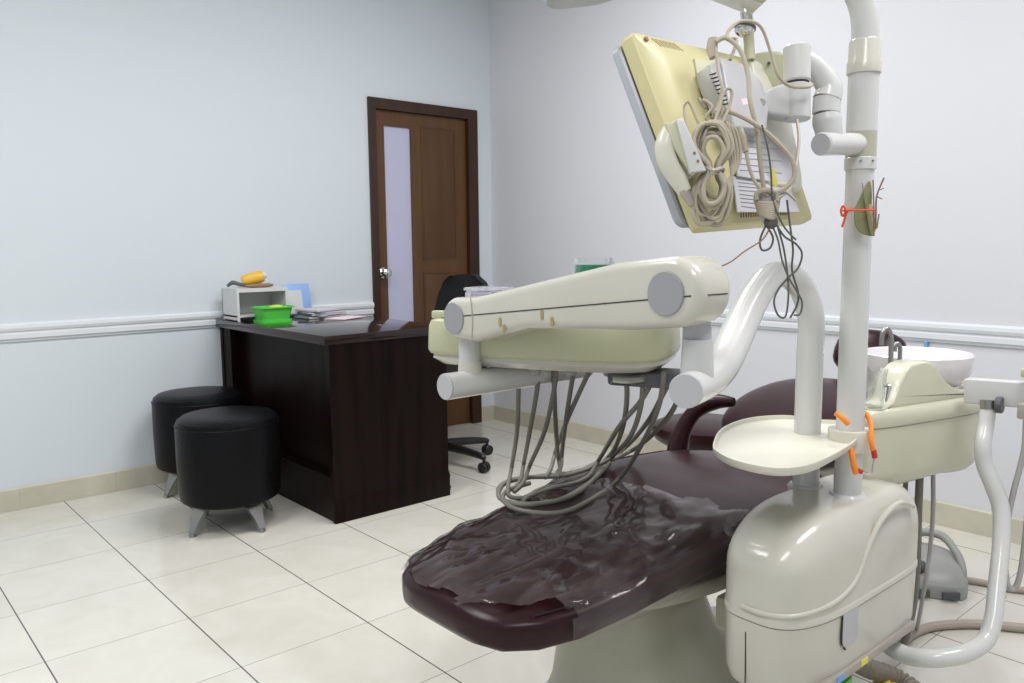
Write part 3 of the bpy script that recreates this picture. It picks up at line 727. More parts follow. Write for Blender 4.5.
build('housing_edge', mprism([(710, 65), (722, 58), (731, 92), (736, 127), (726, 106), (715, 84)], .022, .031, .002), M['greyw'], mo)
vt = MB()
for k in range(9):
    a = mloc([(709.5+k*1.7, 75+k*3.7)], .054)[0]; b = mloc([(716+k*1.7, 73+k*3.7)], .054)[0]
    vt.tube([mp_(a[0], a[1], .054), mp_(b[0], b[1], .054)], .0012, n=6, sm=0)
build('housing_vents', vt, M['rust'], mo)
build('housing_label', mprism([(741, 99), (747, 98), (749, 104), (743, 105)], .0575, .001), M['paperpink'], mo, smooth=False)
build('cover_wing', mprism([(752, 60), (772, 72), (786, 100), (796, 140), (803, 187), (790, 186), (765, 178), (758, 130), (762, 100)], .010, .02, .005, 3), M['cream'], mo)
build('rating_label', mprism([(733, 130), (760, 132), (790, 150), (796, 184), (770, 181), (738, 176)], .026, .004, .001), M['paper'], mo, smooth=False)
build('lower_label', mprism([(733, 176), (790, 186), (800, 212), (738, 212)], .022, .003, .001), M['paper'], mo, smooth=False)
ink = MB(); ink2 = MB()
def mp2(u, v, z):
    a = mloc([(u, v)], z)[0]; return mp_(a[0], a[1], z)
for k in range(7):
    a = (738+k*.6, 182+k*4); b = (762+(k % 3)*7, 185+k*4)
    ink.tube([mp2(a[0], a[1], .0255), mp2(b[0], b[1], .0255)], .0007, n=4, sm=0)
for k in range(6):
    a = (738+k*.4, 140+k*6); b = (770+(k % 2)*12, 143+k*6)
    ink2.tube([mp2(a[0], a[1], .0305), mp2(b[0], b[1], .0305)], .0007, n=4, sm=0)
build('label_print', ink, M['inkgrey'], mo); build('label_print', ink2, M['inkgrey'], mo)

# pale green lamp elbow behind the monitor
kb = thing('lamp_elbow', 'pale green plastic elbow housing behind the monitor arm under the lamp post', 'lamp elbow', at(770, 75, 1.66))
cc_ = at(768, 75, 1.66)
build('housing', MB().prism(smoothpoly(local([(748, 60), (757, 55), (775, 54), (788, 60), (795, 72), (795, 92), (775, 96), (758, 92), (748, 80)], cc_, 1.66), 4), cc_-FW*.02, RT, UP, -.05, .008), M['green_ivory'], kb)
build('screw', MB().cyl(at(769, 63, 1.63), at(769, 63, 1.645), .003, n=10), M['greyd'], kb)
build('arm', MB().tube([at(785, 72, 1.67), at(793, 84, 1.64), at(797, 100, 1.59)], .014, n=16), M['greyw'], kb)

# hand piece holder at the monitor's lower left
hh = thing('camera_holder', 'cream plastic holder with a white face plate at the monitor edge', 'holder', at(682, 160, 1.33))
build('block', MB().prism(local([(664, 126), (681, 119), (703, 170), (690, 178), (672, 150)], at(682, 150, 1.325), 1.325), at(682, 150, 1.325)-FW*.015, RT, UP, -.05, .004), M['yellowl'], hh)
build('face_plate', MB().prism(local([(676, 120), (683, 120), (706, 171), (690, 173)], at(690, 148, 1.305), 1.305), at(690, 148, 1.305)-FW*.004, RT, UP, -.02, .002), M['wplas'], hh)
sw = MB()
for u, v in ((694.5, 153), (698, 161)): sw.cyl(at(u, v, 1.299), at(u, v, 1.305), .0022, n=10)
build('screw', sw, M['cablebr'], hh)
build('curved_grip', MB().tube([at(669, 128, 1.325), at(664, 145, 1.325), at(668, 163, 1.325), at(678, 180, 1.325), at(685, 192, 1.325)], [.012, .017, .018, .016, .012], n=16, flat=.7), M['cream'], hh)
build('nozzle', MB().cyl(at(684, 190, 1.325), at(692, 205, 1.325), .010, .006, n=14), M['strip'], hh)

# ------------------------------------------------------------------ cables on the monitor
def cable(pts, r, mt, label, name='cable', group=None, n=8):
    return single(name, MB().tube([at(*p) for p in pts], r, n=n, sm=6), M[mt], label, 'cable', group)
D = 1.36
cable([(748, 235, D), (775, 232, D)][:0] or [(730, 60, 1.4), (737, 40, 1.42), (728, 38, 1.42), (729, 30, 1.43), (742, 21, 1.45), (760, 26, 1.47), (770, 50, 1.48), (778, 75, 1.48), (790, 86, 1.49), (808, 87, 1.49), (812, 84, 1.51)], .0030, 'cable', 'grey beige cable looping over the lamp joint to the grey pivot cylinder')
cable([(797, 120, 1.50), (799, 140, 1.47), (796, 165, 1.44), (792, 185, 1.41), (780, 197, 1.39), (765, 200, 1.385)], .0028, 'cable', 'cable hanging down from the pivot cylinder at the right of the monitor')
cable([(716, 42, 1.40), (726, 38, 1.40), (740, 50, 1.39), (748, 75, 1.38), (750, 100, 1.37), (757, 130, 1.365), (760, 160, 1.36), (764, 190, 1.36)], .0040, 'cable', 'thick cable running down the middle of the monitor mount')
cable([(716, 48, 1.40), (718, 70, 1.39), (722, 88, 1.38), (718, 105, 1.38), (712, 118, 1.37)], .0026, 'cable', 'cable running from the grey plug to the coiled loops')
single('cable_plug', MB().tube([at(713, 38, 1.41), at(712, 48, 1.41), at(713, 58, 1.405)], [.009, .011, .007], n=10, flat=.7), M['cable'], 'beige cable plug at the top edge of the monitor back', 'plug')
single('cable_plug', MB().tube([at(739, 128, 1.37), at(742, 138, 1.365), at(746, 152, 1.36)], [.006, .0075, .0045], n=10), M['cable'], 'beige cable plug above the rating label of the monitor', 'plug')
cable([(746, 152, 1.36), (750, 170, 1.355), (757, 185, 1.35), (768, 196, 1.35)], .0030, 'cable', 'cable below the beige plug, curving to the lower bundle')
cable([(724, 108, 1.37), (716, 112, 1.37), (730, 112, 1.36), (752, 122, 1.35), (775, 140, 1.35), (792, 160, 1.35), (794, 178, 1.35), (782, 190, 1.35), (768, 192, 1.35)], .0042, 'cable', 'thick cable sweeping right across the monitor labels')
# coiled bundle
bd = thing('cable_coil', 'large hanging coil of beige cable tied in the middle, in front of the monitor', 'cable coil', at(712, 160, 1.33))
rr = random.Random(3)
for k in range(8):
    J = lambda a=2.2: rr.uniform(-a, a)
    top = rr.uniform(114, 148); bot = rr.uniform(198, 229); w1 = rr.uniform(9, 20); w2 = rr.uniform(9, 19); dd = 1.325+rr.uniform(-.014, .010); sx = rr.uniform(-5, 5); ph = rr.uniform(0, 6)
    kx, ky = 713, 168; P = []
    for q in range(31):
        t = 2*PI*q/30; yc = (top+bot)/2-(bot-top)/2*math.cos(t); w_ = (w1 if yc < ky else w2)*(1-.75*math.exp(-((yc-ky)/13)**2))
        lean = sx*(yc-ky)/50-4*max(0, (yc-ky))/60
        P.append((kx+lean+w_*math.copysign(abs(math.sin(t))**.8, math.sin(t))+1.2*math.sin(3*t+ph), yc+1.5*math.sin(2*t+ph), dd+.006*math.sin(t+ph)))
    build('cable_loop', MB().tube([at(*p) for p in P], rr.choice([.0040, .0042, .0036, .0030]), n=8, sm=6), M['cable'], bd)
build('tie', MB().tube([at(705, 167, 1.312), at(714, 170, 1.298), at(722, 168, 1.312), at(722, 172, 1.33), at(713, 173, 1.300), at(705, 170, 1.33)], .0035, n=6), M['strip'], bd)
for k in range(5):
    P = [(715+k*2.6+rr.uniform(-2,2), 112+k*3, 1.36), (724+k*3, 130, 1.35), (730+k*2.5, 160, 1.345), (732-k*2, 185, 1.34), (724-k*2, 196-k*5, 1.34), (720, 180-k*4, 1.335)]
    build('thin_loop', MB().tube([at(*p) for p in P], .0024, n=6, sm=6), M['cable'], bd)
build('small_loop', MB().tube([at(*p) for p in [(707, 140, 1.35), (697, 120, 1.36), (690, 104, 1.365), (686, 103, 1.365), (684, 112, 1.365), (690, 140, 1.35), (697, 160, 1.34), (706, 168, 1.33)]], .0020, n=6), M['cable'], bd)
build('upper_loop', MB().tube([at(*p) for p in [(710, 135, 1.34), (719, 110, 1.35), (724, 92, 1.355), (730, 89, 1.355), (732, 96, 1.355), (728, 110, 1.35), (719, 130, 1.34)]], .0026, n=6), M['cable'], bd)
cable([(698, 98, 1.37), (705, 108, 1.37), (703, 100, 1.365), (712, 107, 1.36), (706, 118, 1.36), (716, 122, 1.36), (725, 108, 1.36)], .0030, 'cable', 'short tangled cable just above the big coil')
# lower bundle
lb = thing('cable_bundle', 'taped ball of wrapped beige cable at the bottom edge of the monitor', 'cable bundle', at(768, 208, 1.36))
for k in range(8):
    a = k*.5; P = []
    for j in range(13):
        t = 2*PI*j/12; P.append(at(767+(12-.5*k)*math.cos(t), 207+2.2*(k-3.5)+4*math.sin(t+a*.3), 1.365-.020*math.sin(t)))
    build('wrap', MB().tube(P, .0033, n=7, sm=4), M['cable'], lb)
build('core', MB().tube([at(766, 192, 1.365), at(767, 207, 1.365), at(771, 224, 1.365)], [.012, .017, .010], n=14), M['papergrey'], lb)
build('top_knot', MB().tube([at(*p) for p in [(757, 200, 1.35), (757, 193, 1.35), (766, 190, 1.345), (776, 193, 1.35), (777, 201, 1.35)]], .004, n=8), M['cable'], lb)
build('dark_knot', MB().ellipsoid(at(771, 222, 1.36), (.013, .011, .012)), M['cabled'], lb)
single('tape_piece', MB().tube([at(776, 197, 1.36), at(786, 193, 1.36), at(796, 201, 1.36)], [.004, .006, .003], n=8, flat=.4), M['papergrey'], 'crumpled grey tape end right of the wrapped cable ball', 'tape')
hang = [([(766, 225, 1.36), (760, 240, 1.36), (762, 250, 1.36), (770, 248, 1.36), (773, 238, 1.36), (768, 228, 1.36)], .0018, 'cabled', 'short dark wire loop under the wrapped cable ball'),
        ([(772, 225, 1.36), (778, 240, 1.355), (782, 260, 1.355), (789, 278, 1.355), (796, 290, 1.355), (802, 302, 1.355), (800, 314, 1.355), (794, 315, 1.355)], .0016, 'cabled', 'dark wire hanging to the right in front of the arched tube'),
        ([(775, 222, 1.36), (784, 236, 1.36), (796, 244, 1.36), (802, 254, 1.36), (798, 268, 1.36), (788, 278, 1.36), (778, 290, 1.36), (774, 302, 1.36), (778, 315, 1.36), (785, 317, 1.36), (788, 302, 1.36), (788, 280, 1.36), (784, 250, 1.36), (778, 228, 1.36)], .0017, 'cabled', 'long dark wire loop hanging lowest under the monitor'),
        ([(787, 200, 1.365), (790, 225, 1.365), (793, 250, 1.365), (792, 270, 1.365), (798, 292, 1.365), (797, 305, 1.365), (790, 318, 1.365)], .0018, 'cabled', 'straight dark wire hanging from the tape end down past the others'),
        ([(770, 228, 1.355), (762, 240, 1.35), (745, 251, 1.34), (732, 261, 1.33), (722, 266, 1.33)], .0013, 'cablebr', 'stiff brown wire end pointing down to the left'),
        ([(762, 125, 1.34), (768, 150, 1.34), (771, 172, 1.34), (773, 200, 1.345), (783, 225, 1.35), (796, 240, 1.35)], .0016, 'cabled', 'thin black wire crossing the monitor label vertically')]
for p, r, mt, lb_ in hang: cable(p, r, mt, lb_, 'wire')
single('yellow_tag', MB().prism(local([(770, 168), (774, 168), (778, 183), (775, 188), (771, 180)], at(774, 178, 1.38), 1.38), at(774, 178, 1.38), RT, UP, -.003), M['stickyel'], 'small yellow tag among the cables on the monitor back', 'tag', smooth=False)

# ------------------------------------------------------------------ delivery arm
da = thing('delivery_arm', 'white arched tube and spring arm reaching from the unit over the chair', 'delivery arm', (QX, QY, .62))
apts = [V(QX, QY, .62), V(QX, QY, .75), V(QX, QY, .9), V(QX, QY, .985), at(803, 290, 1.73), at(788, 275, 1.70), at(770, 277, 1.66), at(754, 298, 1.61), at(742, 322, 1.56), at(732, 345, 1.51), at(721, 366, 1.45), at(708, 380, 1.38), at(686, 391, 1.285)]
build('arched_tube', MB().tube(apts, [.0280, .0280, .0278, .0275, .0275, .028, .0295, .031, .032, .032, .031, .029, .028], n=32, sm=8), M['white'], da)
cdir = (apts[-1]-apts[-2]).normalized()
build('elbow_cap', MB().cyl(apts[-1]-cdir*.001, apts[-1]+cdir*.003, .0278, n=36, bev=.001), M['capl'], da)
RX, RY, RZ = -2.372, -3.308, 1.070; LY, LZ = -2.738, .995
build('elbow_neck', MB().lathe([(.0, -.02), (.028, -.02), (.0262, .02), (.0245, .055), (.0, .055)], at(697, 372, 1.335), (0, 0, 1), 32), M['greyw'], da)
build('elbow_collar', MB().cyl(at(697, 343, 1.335), at(697, 318, 1.335), .0235, n=32), M['capl'], da)
# spring arm beam: side profile in y-z plane swept along x
def stadium(rr_, rl, n=14):
    out = []; dy = LY-RY; dz = LZ-RZ; a = math.atan2(dz, dy)
    for k in range(n+1): t = a+PI/2+PI*k/n; out.append((RY+rr_*math.cos(t), RZ+rr_*math.sin(t)))
    # lower edge with a belly, then the left end
    out.append((RY+.09, RZ-rr_*.97-.012)); out.append((RY+.35, RZ-.034-.048)); out.append((LY-.07, LZ-rl*.95-.004))
    for k in range(n+1): t = a-PI/2+PI*k/n; out.append((LY+rl*math.cos(t), LZ+rl*math.sin(t)))
    out.append((LY-.06, LZ+rl+.002)); out.append((RY+.12, RZ+rr_-.011))
    return out
bw = .092; bx = -2.418
build('spring_arm', MB().prism(stadium(.057, .044), (bx, 0, 0), (0, 1, 0), (0, 0, 1), bw, .018, 5), M['ivory'], da, ang=40)
sl = MB().tube([(bx-.0002, RY-.04, RZ-.004), (bx-.0002, LY+.04, LZ-.001)], .0012, n=6, sm=0).tube([(bx+.02, RY-.0567, RZ-.003), (bx+bw-.02, RY-.0567, RZ-.003)], .0012, n=6, sm=0)
build('cover_seam', sl, M['rust'], da)
build('pivot_cap', MB().cyl((bx-.004, RY+.008, RZ-.002), (bx+.01, RY+.008, RZ-.002), .0355, n=36, bev=.001), M['cap'], da)
build('pivot_cap', MB().cyl((bx-.003, LY-.002, LZ), (bx+.01, LY-.002, LZ), .034, n=36, bev=.001), M['cap'], da)
build('end_collar', MB().tube([V(bx-.0008, LY-.060, LZ+.050), V(bx-.0008, LY-.066, LZ), V(bx-.0008, LY-.060, LZ-.045)], .0013, n=6, sm=4), M['ivoryd'], da)
q = bx+bw/2
build('left_collar', MB().cyl((q-.004, LY, LZ-.10), (q-.004, LY, LZ-.042), .0235, n=28), M['greyw'], da)
build('left_neck', MB().lathe([(0, 0), (.0285, 0), (.026, .03), (.0245, .055), (0, .055)], (q-.004, LY, LZ-.148), (0, 0, 1), 32), M['ivory'], da)
TZ = .852; TY_ = LY-.005
build('support_tube', MB().cyl((-2.445, TY_, TZ), (-2.02, TY_, TZ), .0285, .0285, n=32), M['white'], da)
build('support_cap', MB().cyl((-2.449, TY_, TZ), (-2.445, TY_, TZ), .0275, n=32, bev=.001), M['capl'], da)
for u, v in ((500, 322), (504, 329), (542, 315), (552, 322)):
    p = onx(u, v, bx-.0006); build('stain', MB().prism(rounded(.008, .018, .003), p, (0, -1, 0), (0, 0, 1), .0006), M['amber'], da, smooth=False)

# ------------------------------------------------------------------ instrument console
A = at(633, 345, 1.62); A.z = 0
lz_ = V(-.42, .907, 0).normalized(); wz_ = V(.907, .42, 0).normalized()
ic = thing('instrument_console', 'pale yellow instrument tray console hanging under the spring arm', 'instrument console', (A.x-.1+.13, A.y+.25, .9))
def cp(l, w_, z): return A+lz_*l+wz_*w_+V(0, 0, z)
def cplan(z, off=0):
    base = [(-.02, .03), (.05, -.002), (.25, -.012), (.43, -.004), (.485, .03), (.49, .16), (.47, .29), (.42, .32), (.05, .32), (-.03, .28), (-.05, .16), (-.045, .07)]
    P = smoothpoly(base, 4); cx_ = .22; cy_ = .155
    return [cp(cx_+(p[0]-cx_)*(1-off/.26), cy_+(p[1]-cy_)*(1-off/.16), z) for p in P]
build('body', MB().rings([cplan(.905, .012), cplan(.909, .004), cplan(.918, 0), cplan(.970, .002), cplan(.982, .006), cplan(.986, .014)]), M['green_ivory'], ic, ang=40)
build('underside', MB().rings([cplan(.878, .06), cplan(.884, .025), cplan(.898, .008), cplan(.906, .010)]), M['ivory'], ic, ang=40)
build('edge_handle', MB().box(cp(.46, .035, .994), (.02, .03, .018), Matrix.Rotation(.43, 3, 'Z'), .004), M['green_ivory'], ic)
hb = at(672, 372, 1.66)
build('holder_block', MB().box(cp(-.0, .11, .866), (.09, .15, .032), Matrix.Rotation(.43, 3, 'Z'), .008), M['greyd'], ic)
for k, (l, w_) in enumerate(((.08, .10), (.16, .08), (.24, .07), (.32, .06))):
    build('instrument_outlet', MB().cyl(cp(l, w_, .865), cp(l, w_, .885), .013, n=16, bev=.003), M['grey'], ic)
build('underside_lever', MB().tube([cp(.05, .02, .872), cp(.02, .04, .868), cp(-.02, .09, .870)], .009, n=10), M['steel'], ic)
# hoses : from the underside to the seat and back
SEAT = lambda u, v: onz(u, v, .535)
def dep(p): return (p-CAM).dot(FW)
def hose(top, low, label):
    P = [at(u, v, d) for u, v, d in top]+[onz(u, v, z) for u, v, z in low]
    build('hose', MB().tube(P, .0056, n=10, sm=7), M['hose'], ic)
Z0 = .545
hose([(519, 372, 1.86), (518.5, 390, 1.87), (517, 430, 1.92)], [(512, 465, .575), (508, 488, .553), (511, 497, .539), (530, 498, .536)], '')
hose([(538, 370, 1.86), (537, 390, 1.87), (530, 430, 1.93)], [(524, 462, .58), (520, 481, .555), (512, 490, .542)], '')
hose([(556, 368, 1.85), (555, 384, 1.86), (545, 430, 1.93)], [(530, 465, .58), (523, 483, .555), (514, 492, .542)], '')
hose([(553, 368, 1.88), (554, 386, 1.89), (556, 430, 1.97)], [(558, 455, .60), (560, 470, .565), (556, 478, .556)], '')
hose([(577, 366, 1.82), (573, 376, 1.83), (566, 420, 1.95)], [(562, 452, .60), (561, 466, .567), (556, 474, .556)], '')
hose([(592, 366, 1.80), (588, 374, 1.81), (568, 418, 1.95)], [(556, 450, .60), (551, 468, .57), (545, 478, .556)], '')
# right group, looping on the seat
hose([(624, 368, 1.72), (627, 395, 1.74), (622, 430, 1.84)], [(610, 455, .58), (590, 468, .564), (560, 476, .556), (520, 478, .551), (500, 486, .545), (501, 499, .540), (520, 505, .538), (545, 503, .540), (566, 497, .545), (592, 481, .554), (610, 463, .575)], '')
hose([(643, 368, 1.70), (641, 405, 1.72), (630, 437, 1.82)], [(612, 457, .578), (590, 483, .557), (566, 498, .546), (530, 504, .540), (503, 500, .540), (499, 492, .544), (508, 482, .549), (540, 476, .554), (575, 472, .560), (598, 462, .568)], '')
hose([(652, 382, 1.70), (640, 402, 1.72), (619, 427, 1.82)], [(600, 458, .588), (585, 479, .558), (552, 488, .550), (530, 496, .545), (522, 502, .542)], '')
hose([(664, 372, 1.66), (659, 405, 1.70), (644, 440, 1.82)], [(620, 478, .565), (587, 502, .545), (556, 513, .538), (520, 510, .538), (504, 501, .541), (507, 491, .546), (530, 483, .551)], '')
hose([(668, 385, 1.68), (662, 396, 1.70), (649, 420, 1.80)], [(630, 443, .60), (612, 458, .575), (594, 466, .566), (570, 473, .560)], '')
hose([(680, 385, 1.66), (674, 408, 1.72), (655, 432, 1.86)], [(636, 448, .595), (616, 458, .573), (600, 464, .567)], '')

# things standing on the console
TZc = .986
cb_ = thing('plastic_box', 'small clear lilac plastic box on the left end of the instrument console', 'plastic box', (0, 0, 0))
q = at(489, 288, 1.98); q.z = TZc; cb_.location = q
Rz = Matrix.Rotation(.43, 3, 'Z')
build('box_body', MB().box(q+V(0, 0, .027), (.07, .10, .052), Rz, .006), M['plastic_clear'], cb_)
build('lid', MB().box(q+V(0, 0, .0575), (.074, .104, .008), Rz, .003), M['plastic_clear'], cb_)
build('contents', MB().box(q+V(-.006, .018, .024), (.03, .05, .045), Rz, .005), M['bezel'], cb_)
gl = at(594, 268, 1.82); gl.z = TZc
gz = thing('glass_dish', 'clear dish of green liquid standing on the instrument console', 'dish', gl)
zt_ = at(594, 258, 1.82).z; zl = at(594, 264.5, 1.82).z
build('dish', MB().lathe([(.0, 0), (.040, 0), (.042, .004), (.044, zt_-TZc), (.0425, zt_-TZc), (.0405, .006), (0, .006)], gl, n=36), M['glass'], gz)
build('liquid', MB().lathe([(.0, .0065), (.0395, .0065), (.042, zl-TZc), (0, zl-TZc)], gl, n=36), M['greend'], gz)

# ------------------------------------------------------------------ round tray on the pole
tr = thing('instrument_tray', 'cream teardrop-shaped plastic tray clamped to the pole', 'tray', (PX, PY, .72))
zt2 = .750
tp = [(713, 444), (722, 428), (748, 418), (785, 415), (815, 419), (842, 421), (857, 430), (857, 439), (836, 453), (808, 465), (775, 468), (738, 461), (718, 452)]
T2 = [onz(u, v, zt2) for u, v in tp]; tc2 = sum(T2, V(0, 0, 0))/len(T2)
def trng(s, z):
    L = smoothpoly([(p.x-tc2.x, p.y-tc2.y) for p in T2], 5); out = []
    for x, y in L:
        k = 1-s/math.hypot(x, y); out.append(V(tc2.x+x*k, tc2.y+y*k, z))
    return out
build('dish', MB().rings([trng(.018, zt2-.018), trng(.006, zt2-.016), trng(0, zt2-.009), trng(0, zt2), trng(.004, zt2), trng(.007, zt2-.008), trng(.014, zt2-.011)]), M['cream'], tr, ang=40)
zc = zat(434); 
build('clamp', MB().lathe([(.032, 0), (.042, 0), (.043, .003), (.043, .040), (.042, .043), (.032, .043)], (PX+.004, PY+.002, zt2-.032), n=36), M['cream'], tr)
# orange elastic with hooks
zo = zat(430)
oe = thing('bib_holder', 'orange elastic bib cord with red clips hanging around the pole', 'bib holder', (PX, PY, zo))
build('cord', MB().tube([at(836, 413, 1.63), at(843, 419, 1.62), at(848, 424, 1.62)], .0058, n=10, sm=5), M['orange'], oe)
build('cord', MB().tube([at(849, 445, 1.62), at(852, 455, 1.615), at(854, 466, 1.615), at(856, 473, 1.62)], .0058, n=10, sm=5), M['orange'], oe)
build('cord', MB().tube([at(862, 411, 1.70), at(867, 415, 1.68), at(871, 424, 1.66), at(871, 440, 1.64), at(873, 450, 1.64)], .0052, n=10, sm=5), M['orange'], oe)
build('clip', MB().cyl(at(857, 470, 1.62), at(862, 472, 1.62), .005, n=10), M['red'], oe)
build('clip', MB().cyl(at(873.5, 450, 1.64), at(875, 458, 1.64), .0055, n=10), M['red'], oe)
build('hook', MB().tube([at(862, 472, 1.62), at(869, 474, 1.62), at(872, 474, 1.625), at(873, 465, 1.635), at(875, 456, 1.64)], .0018, n=8), M['chrome'], oe)

# dried leaves tied with twine
lv = thing('dried_leaf_bundle', 'bundle of dried leaves and twigs tied to the pole', 'dried leaves', at(868, 210, 1.60))
LD = 1.585
def leafb(pts, d, mt, nm='leaf', dp=.004):
    c = at(*pts[0], d); return build(nm, MB().prism(smoothpoly(local(pts, c, d), 3), c, RT, UP, -dp, .001), M[mt], lv)
leafb([(869, 181), (860, 198), (855, 210), (856, 226), (862, 233), (872, 236), (875, 230), (872, 210), (872, 190)], LD, 'leaf')
leafb([(868, 206), (873, 206), (876, 228), (874, 231), (869, 218)], LD-.004, 'straw', 'dry_blade')
leafb([(863, 190), (869, 205), (874, 234), (870, 232), (866, 210)], LD-.006, 'leaf', 'leaf', .002)
for p, r in (([(874, 236), (874, 210), (873, 180)], .0014), ([(876, 229), (876, 210), (877, 195), (884, 178)], .0018), ([(880, 190), (884, 188)], .001), ([(877, 228), (879, 214)], .0014), ([(876, 196), (882, 199)], .0012), ([(862, 183), (866, 208), (872, 230)], .0009)):
    build('twig', MB().tube([at(u, v, LD-.005) for u, v in p], r, n=6, sm=4), M['twig'], lv)
tw = thing('twine', 'orange-red twine knotted around the pole over the dried leaves', 'twine', at(860, 210, 1.57))
zt3 = zat(210)
loopp = [V(PX, PY, zt3)+(_rt*math.cos(t)*.0295-V(FW.x, FW.y, 0).normalized()*math.sin(t)*.0295)+V(0, 0, .001*math.sin(3*t)) for t in [PI*.05+2*PI*k/30 for k in range(31)]]
build('loop', MB().tube(loopp, .0016, n=6, sm=0), M['redtw'], tw)
build('strand', MB().tube([at(845, 210, 1.56), at(860, 210, 1.562), at(875, 210, 1.572)], .0020, n=6), M['redtw'], tw)
build('knot', MB().tube([at(846, 210, 1.57), at(843, 206, 1.57), at(841, 211, 1.57), at(843, 216, 1.57), at(847, 210, 1.565), at(845, 218, 1.57), at(842, 227, 1.57)], .0022, n=6), M['redtw'], tw)

# ------------------------------------------------------------------ cuspidor
cu = thing('cuspidor', 'ivory spittoon unit with a white bowl and two chrome spouts', 'cuspidor', (-1.4, -3.2, .6))
plan_c = [(-1.685, -3.272), (-1.672, -3.298), (-1.60, -3.325), (-1.42, -3.368), (-1.31, -3.388), (-1.225, -3.375), (-1.19, -3.31), (-1.20, -3.20), (-1.27, -3.125), (-1.40, -3.13), (-1.56, -3.195), (-1.665, -3.245)]
def cring(z, s=0, xs=0):
    out = []
    for x, y in smoothpoly(plan_c, 5):
        dx = x+1.41; dy = y+3.26; L = math.hypot(dx, dy); k = 1-s/L
        out.append(V(-1.41+dx*k-(xs if dx > 0 else 0)*abs(dx)/.2, -3.26+dy*k, z))
    return out
build('lower_body', MB().rings([cring(.585, .045, .055), cring(.588, .025, .05), cring(.600, .010, .045), cring(.625, .004, .035), cring(.700, .003, .018), cring(.729, .003, .012)]), M['cusp'], cu, ang=45)
build('upper_body', MB().rings([cring(.731, 0), cring(.735, -.003), cring(.752, -.003), cring(.765, .003), cring(.770, .015), cring(.771, .04)]), M['cusp'], cu, ang=45)
LA = V(.974, -.225, 0); WA = V(.225, .974, 0); LO = V(-1.69, -3.30, 0)
hp = [(.07, .765), (.09, .785), (.115, .83), (.14, .860), (.18, .868), (.215, .866), (.245, .850), (.28, .815), (.33, .792), (.42, .778), (.47, .765)]
build('spout_hump', MB().prism(smoothpoly(hp, 3), LO+WA*.075, LA, (0, 0, 1), .063, .007, 3), M['cusp'], cu, ang=30)
build('side_horn', MB().tube([at(960, 392, 2.08), at(974, 392, 2.06), at(982, 400, 2.05), at(982, 413, 2.05), at(976, 424, 2.06)], [.016, .020, .017, .012, .006], n=14), M['cusp'], cu)
build('neck', MB().cyl((-1.63, -3.25, .585), (-1.63, -3.25, .615), .05, n=20), M['grey'], cu)
bc = at(921, 366, 2.05)
brad = 51*2.05/FPX
rimz = .866; by_, bx_ = bc.y+.012, bc.x
build('bowl', MB().lathe([(0, -.088), (brad*.42, -.088), (brad*.80, -.072), (brad*.955, -.046), (brad*.99, -.014), (brad, .0), (brad*.975, .003), (brad*.95, .0), (brad*.92, -.02), (brad*.80, -.046), (brad*.5, -.064), (.02, -.07), (0, -.072)], (bx_, by_, rimz), n=64), M['porc'], cu, ang=50)
build('bowl_foot', MB().lathe([(0, 0), (.055, 0), (.05, .008), (0, .010)], (bx_, by_, .765)), M['cusp'], cu)
s0 = V(-1.5, -3.24, .866)
sp1 = at(889, 369, 1.93)
def spout(base, tip_l, h, r, nm):
    b = base; P = [at(b[0], b[1], b[2]), at(b[0]+.5, b[1]-h*.5, b[2]), at(b[0]+.5, b[1]-h*.85, b[2]), at(b[0]-tip_l*.35, b[1]-h*1.03, b[2]), at(b[0]-tip_l*.85, b[1]-h*.93, b[2]), at(b[0]-tip_l, b[1]-h*.62, b[2])]
    return build(nm, MB().tube(P, r, n=14, sm=6).lathe([(0, 0), (r*1.8, 0), (r*1.8, .006), (r*1.2, .009), (0, .009)], P[0]-V(0, 0, .004), (0, 0, 1), 20), M['steel'], cu)
spout((890.5, 370, 1.93), 9, 40, .0055, 'spout')
spout((899.5, 364, 1.96), 5, 20, .0050, 'spout')
build('valve_lever', MB().tube([at(885, 386, 1.83), at(889, 386, 1.82), at(888, 393, 1.82), at(886, 402, 1.82)], [.004, .005, .004, .002], n=8), M['chrome'], cu)
cpz = .771
build('cup_recess', MB().lathe([(.026, 0), (.030, 0), (.030, .003), (.026, .004)], (-1.635, -3.275, cpz-.002), n=30), M['ivoryd'], cu)
cg = thing('drinking_glass', 'small clear cup standing on the spittoon ledge next to the pole', 'cup', (-1.635, -3.275, cpz))
build('cup', MB().lathe([(0, 0), (.022, 0), (.024, .004), (.031, .088), (.0295, .088), (.0225, .006), (0, .006)], (-1.635, -3.275, cpz+.002), n=30), M['glass'], cg)

# ------------------------------------------------------------------ assistant arm
aa = thing('assistant_arm', 'grey-white bent tube and horizontal bar at the right of the dental unit', 'instrument arm', (-1.4, -3.45, .5))
b0 = at(968, 389, 1.93); b1_ = at(1060, 396, 1.80)
dx_ = (b1_-b0).normalized()
build('bar', MB().prism(rounded((b1_-b0).length, .058, .006), (b0+b1_)/2-dx_.cross(V(0, 0, 1)).normalized()*-.0, dx_, (V(0, 0, 1)-dx_*dx_.z).normalized(), .035, .003), M['greyw'], aa)
tb = [(989, 405, 1.87), (986, 425, 1.87), (983, 445, 1.86), (985, 465, 1.86), (994, 487, 1.85), (1001, 510, 1.84), (1001, 545, 1.82), (997, 585, 1.79), (993, 620, 1.76), (984, 642, 1.74), (960, 655, 1.71), (930, 658, 1.72), (906, 655, 1.76), (888, 644, 1.80), (880, 626, 1.82)]
build('bent_tube', MB().tube([at(*p) for p in tb], [.0165, .0172, .018, .0185, .019, .0185, .018, .018, .018, .0185, .019, .0195, .0195, .020, .020], n=24, sm=6), M['white'], aa)
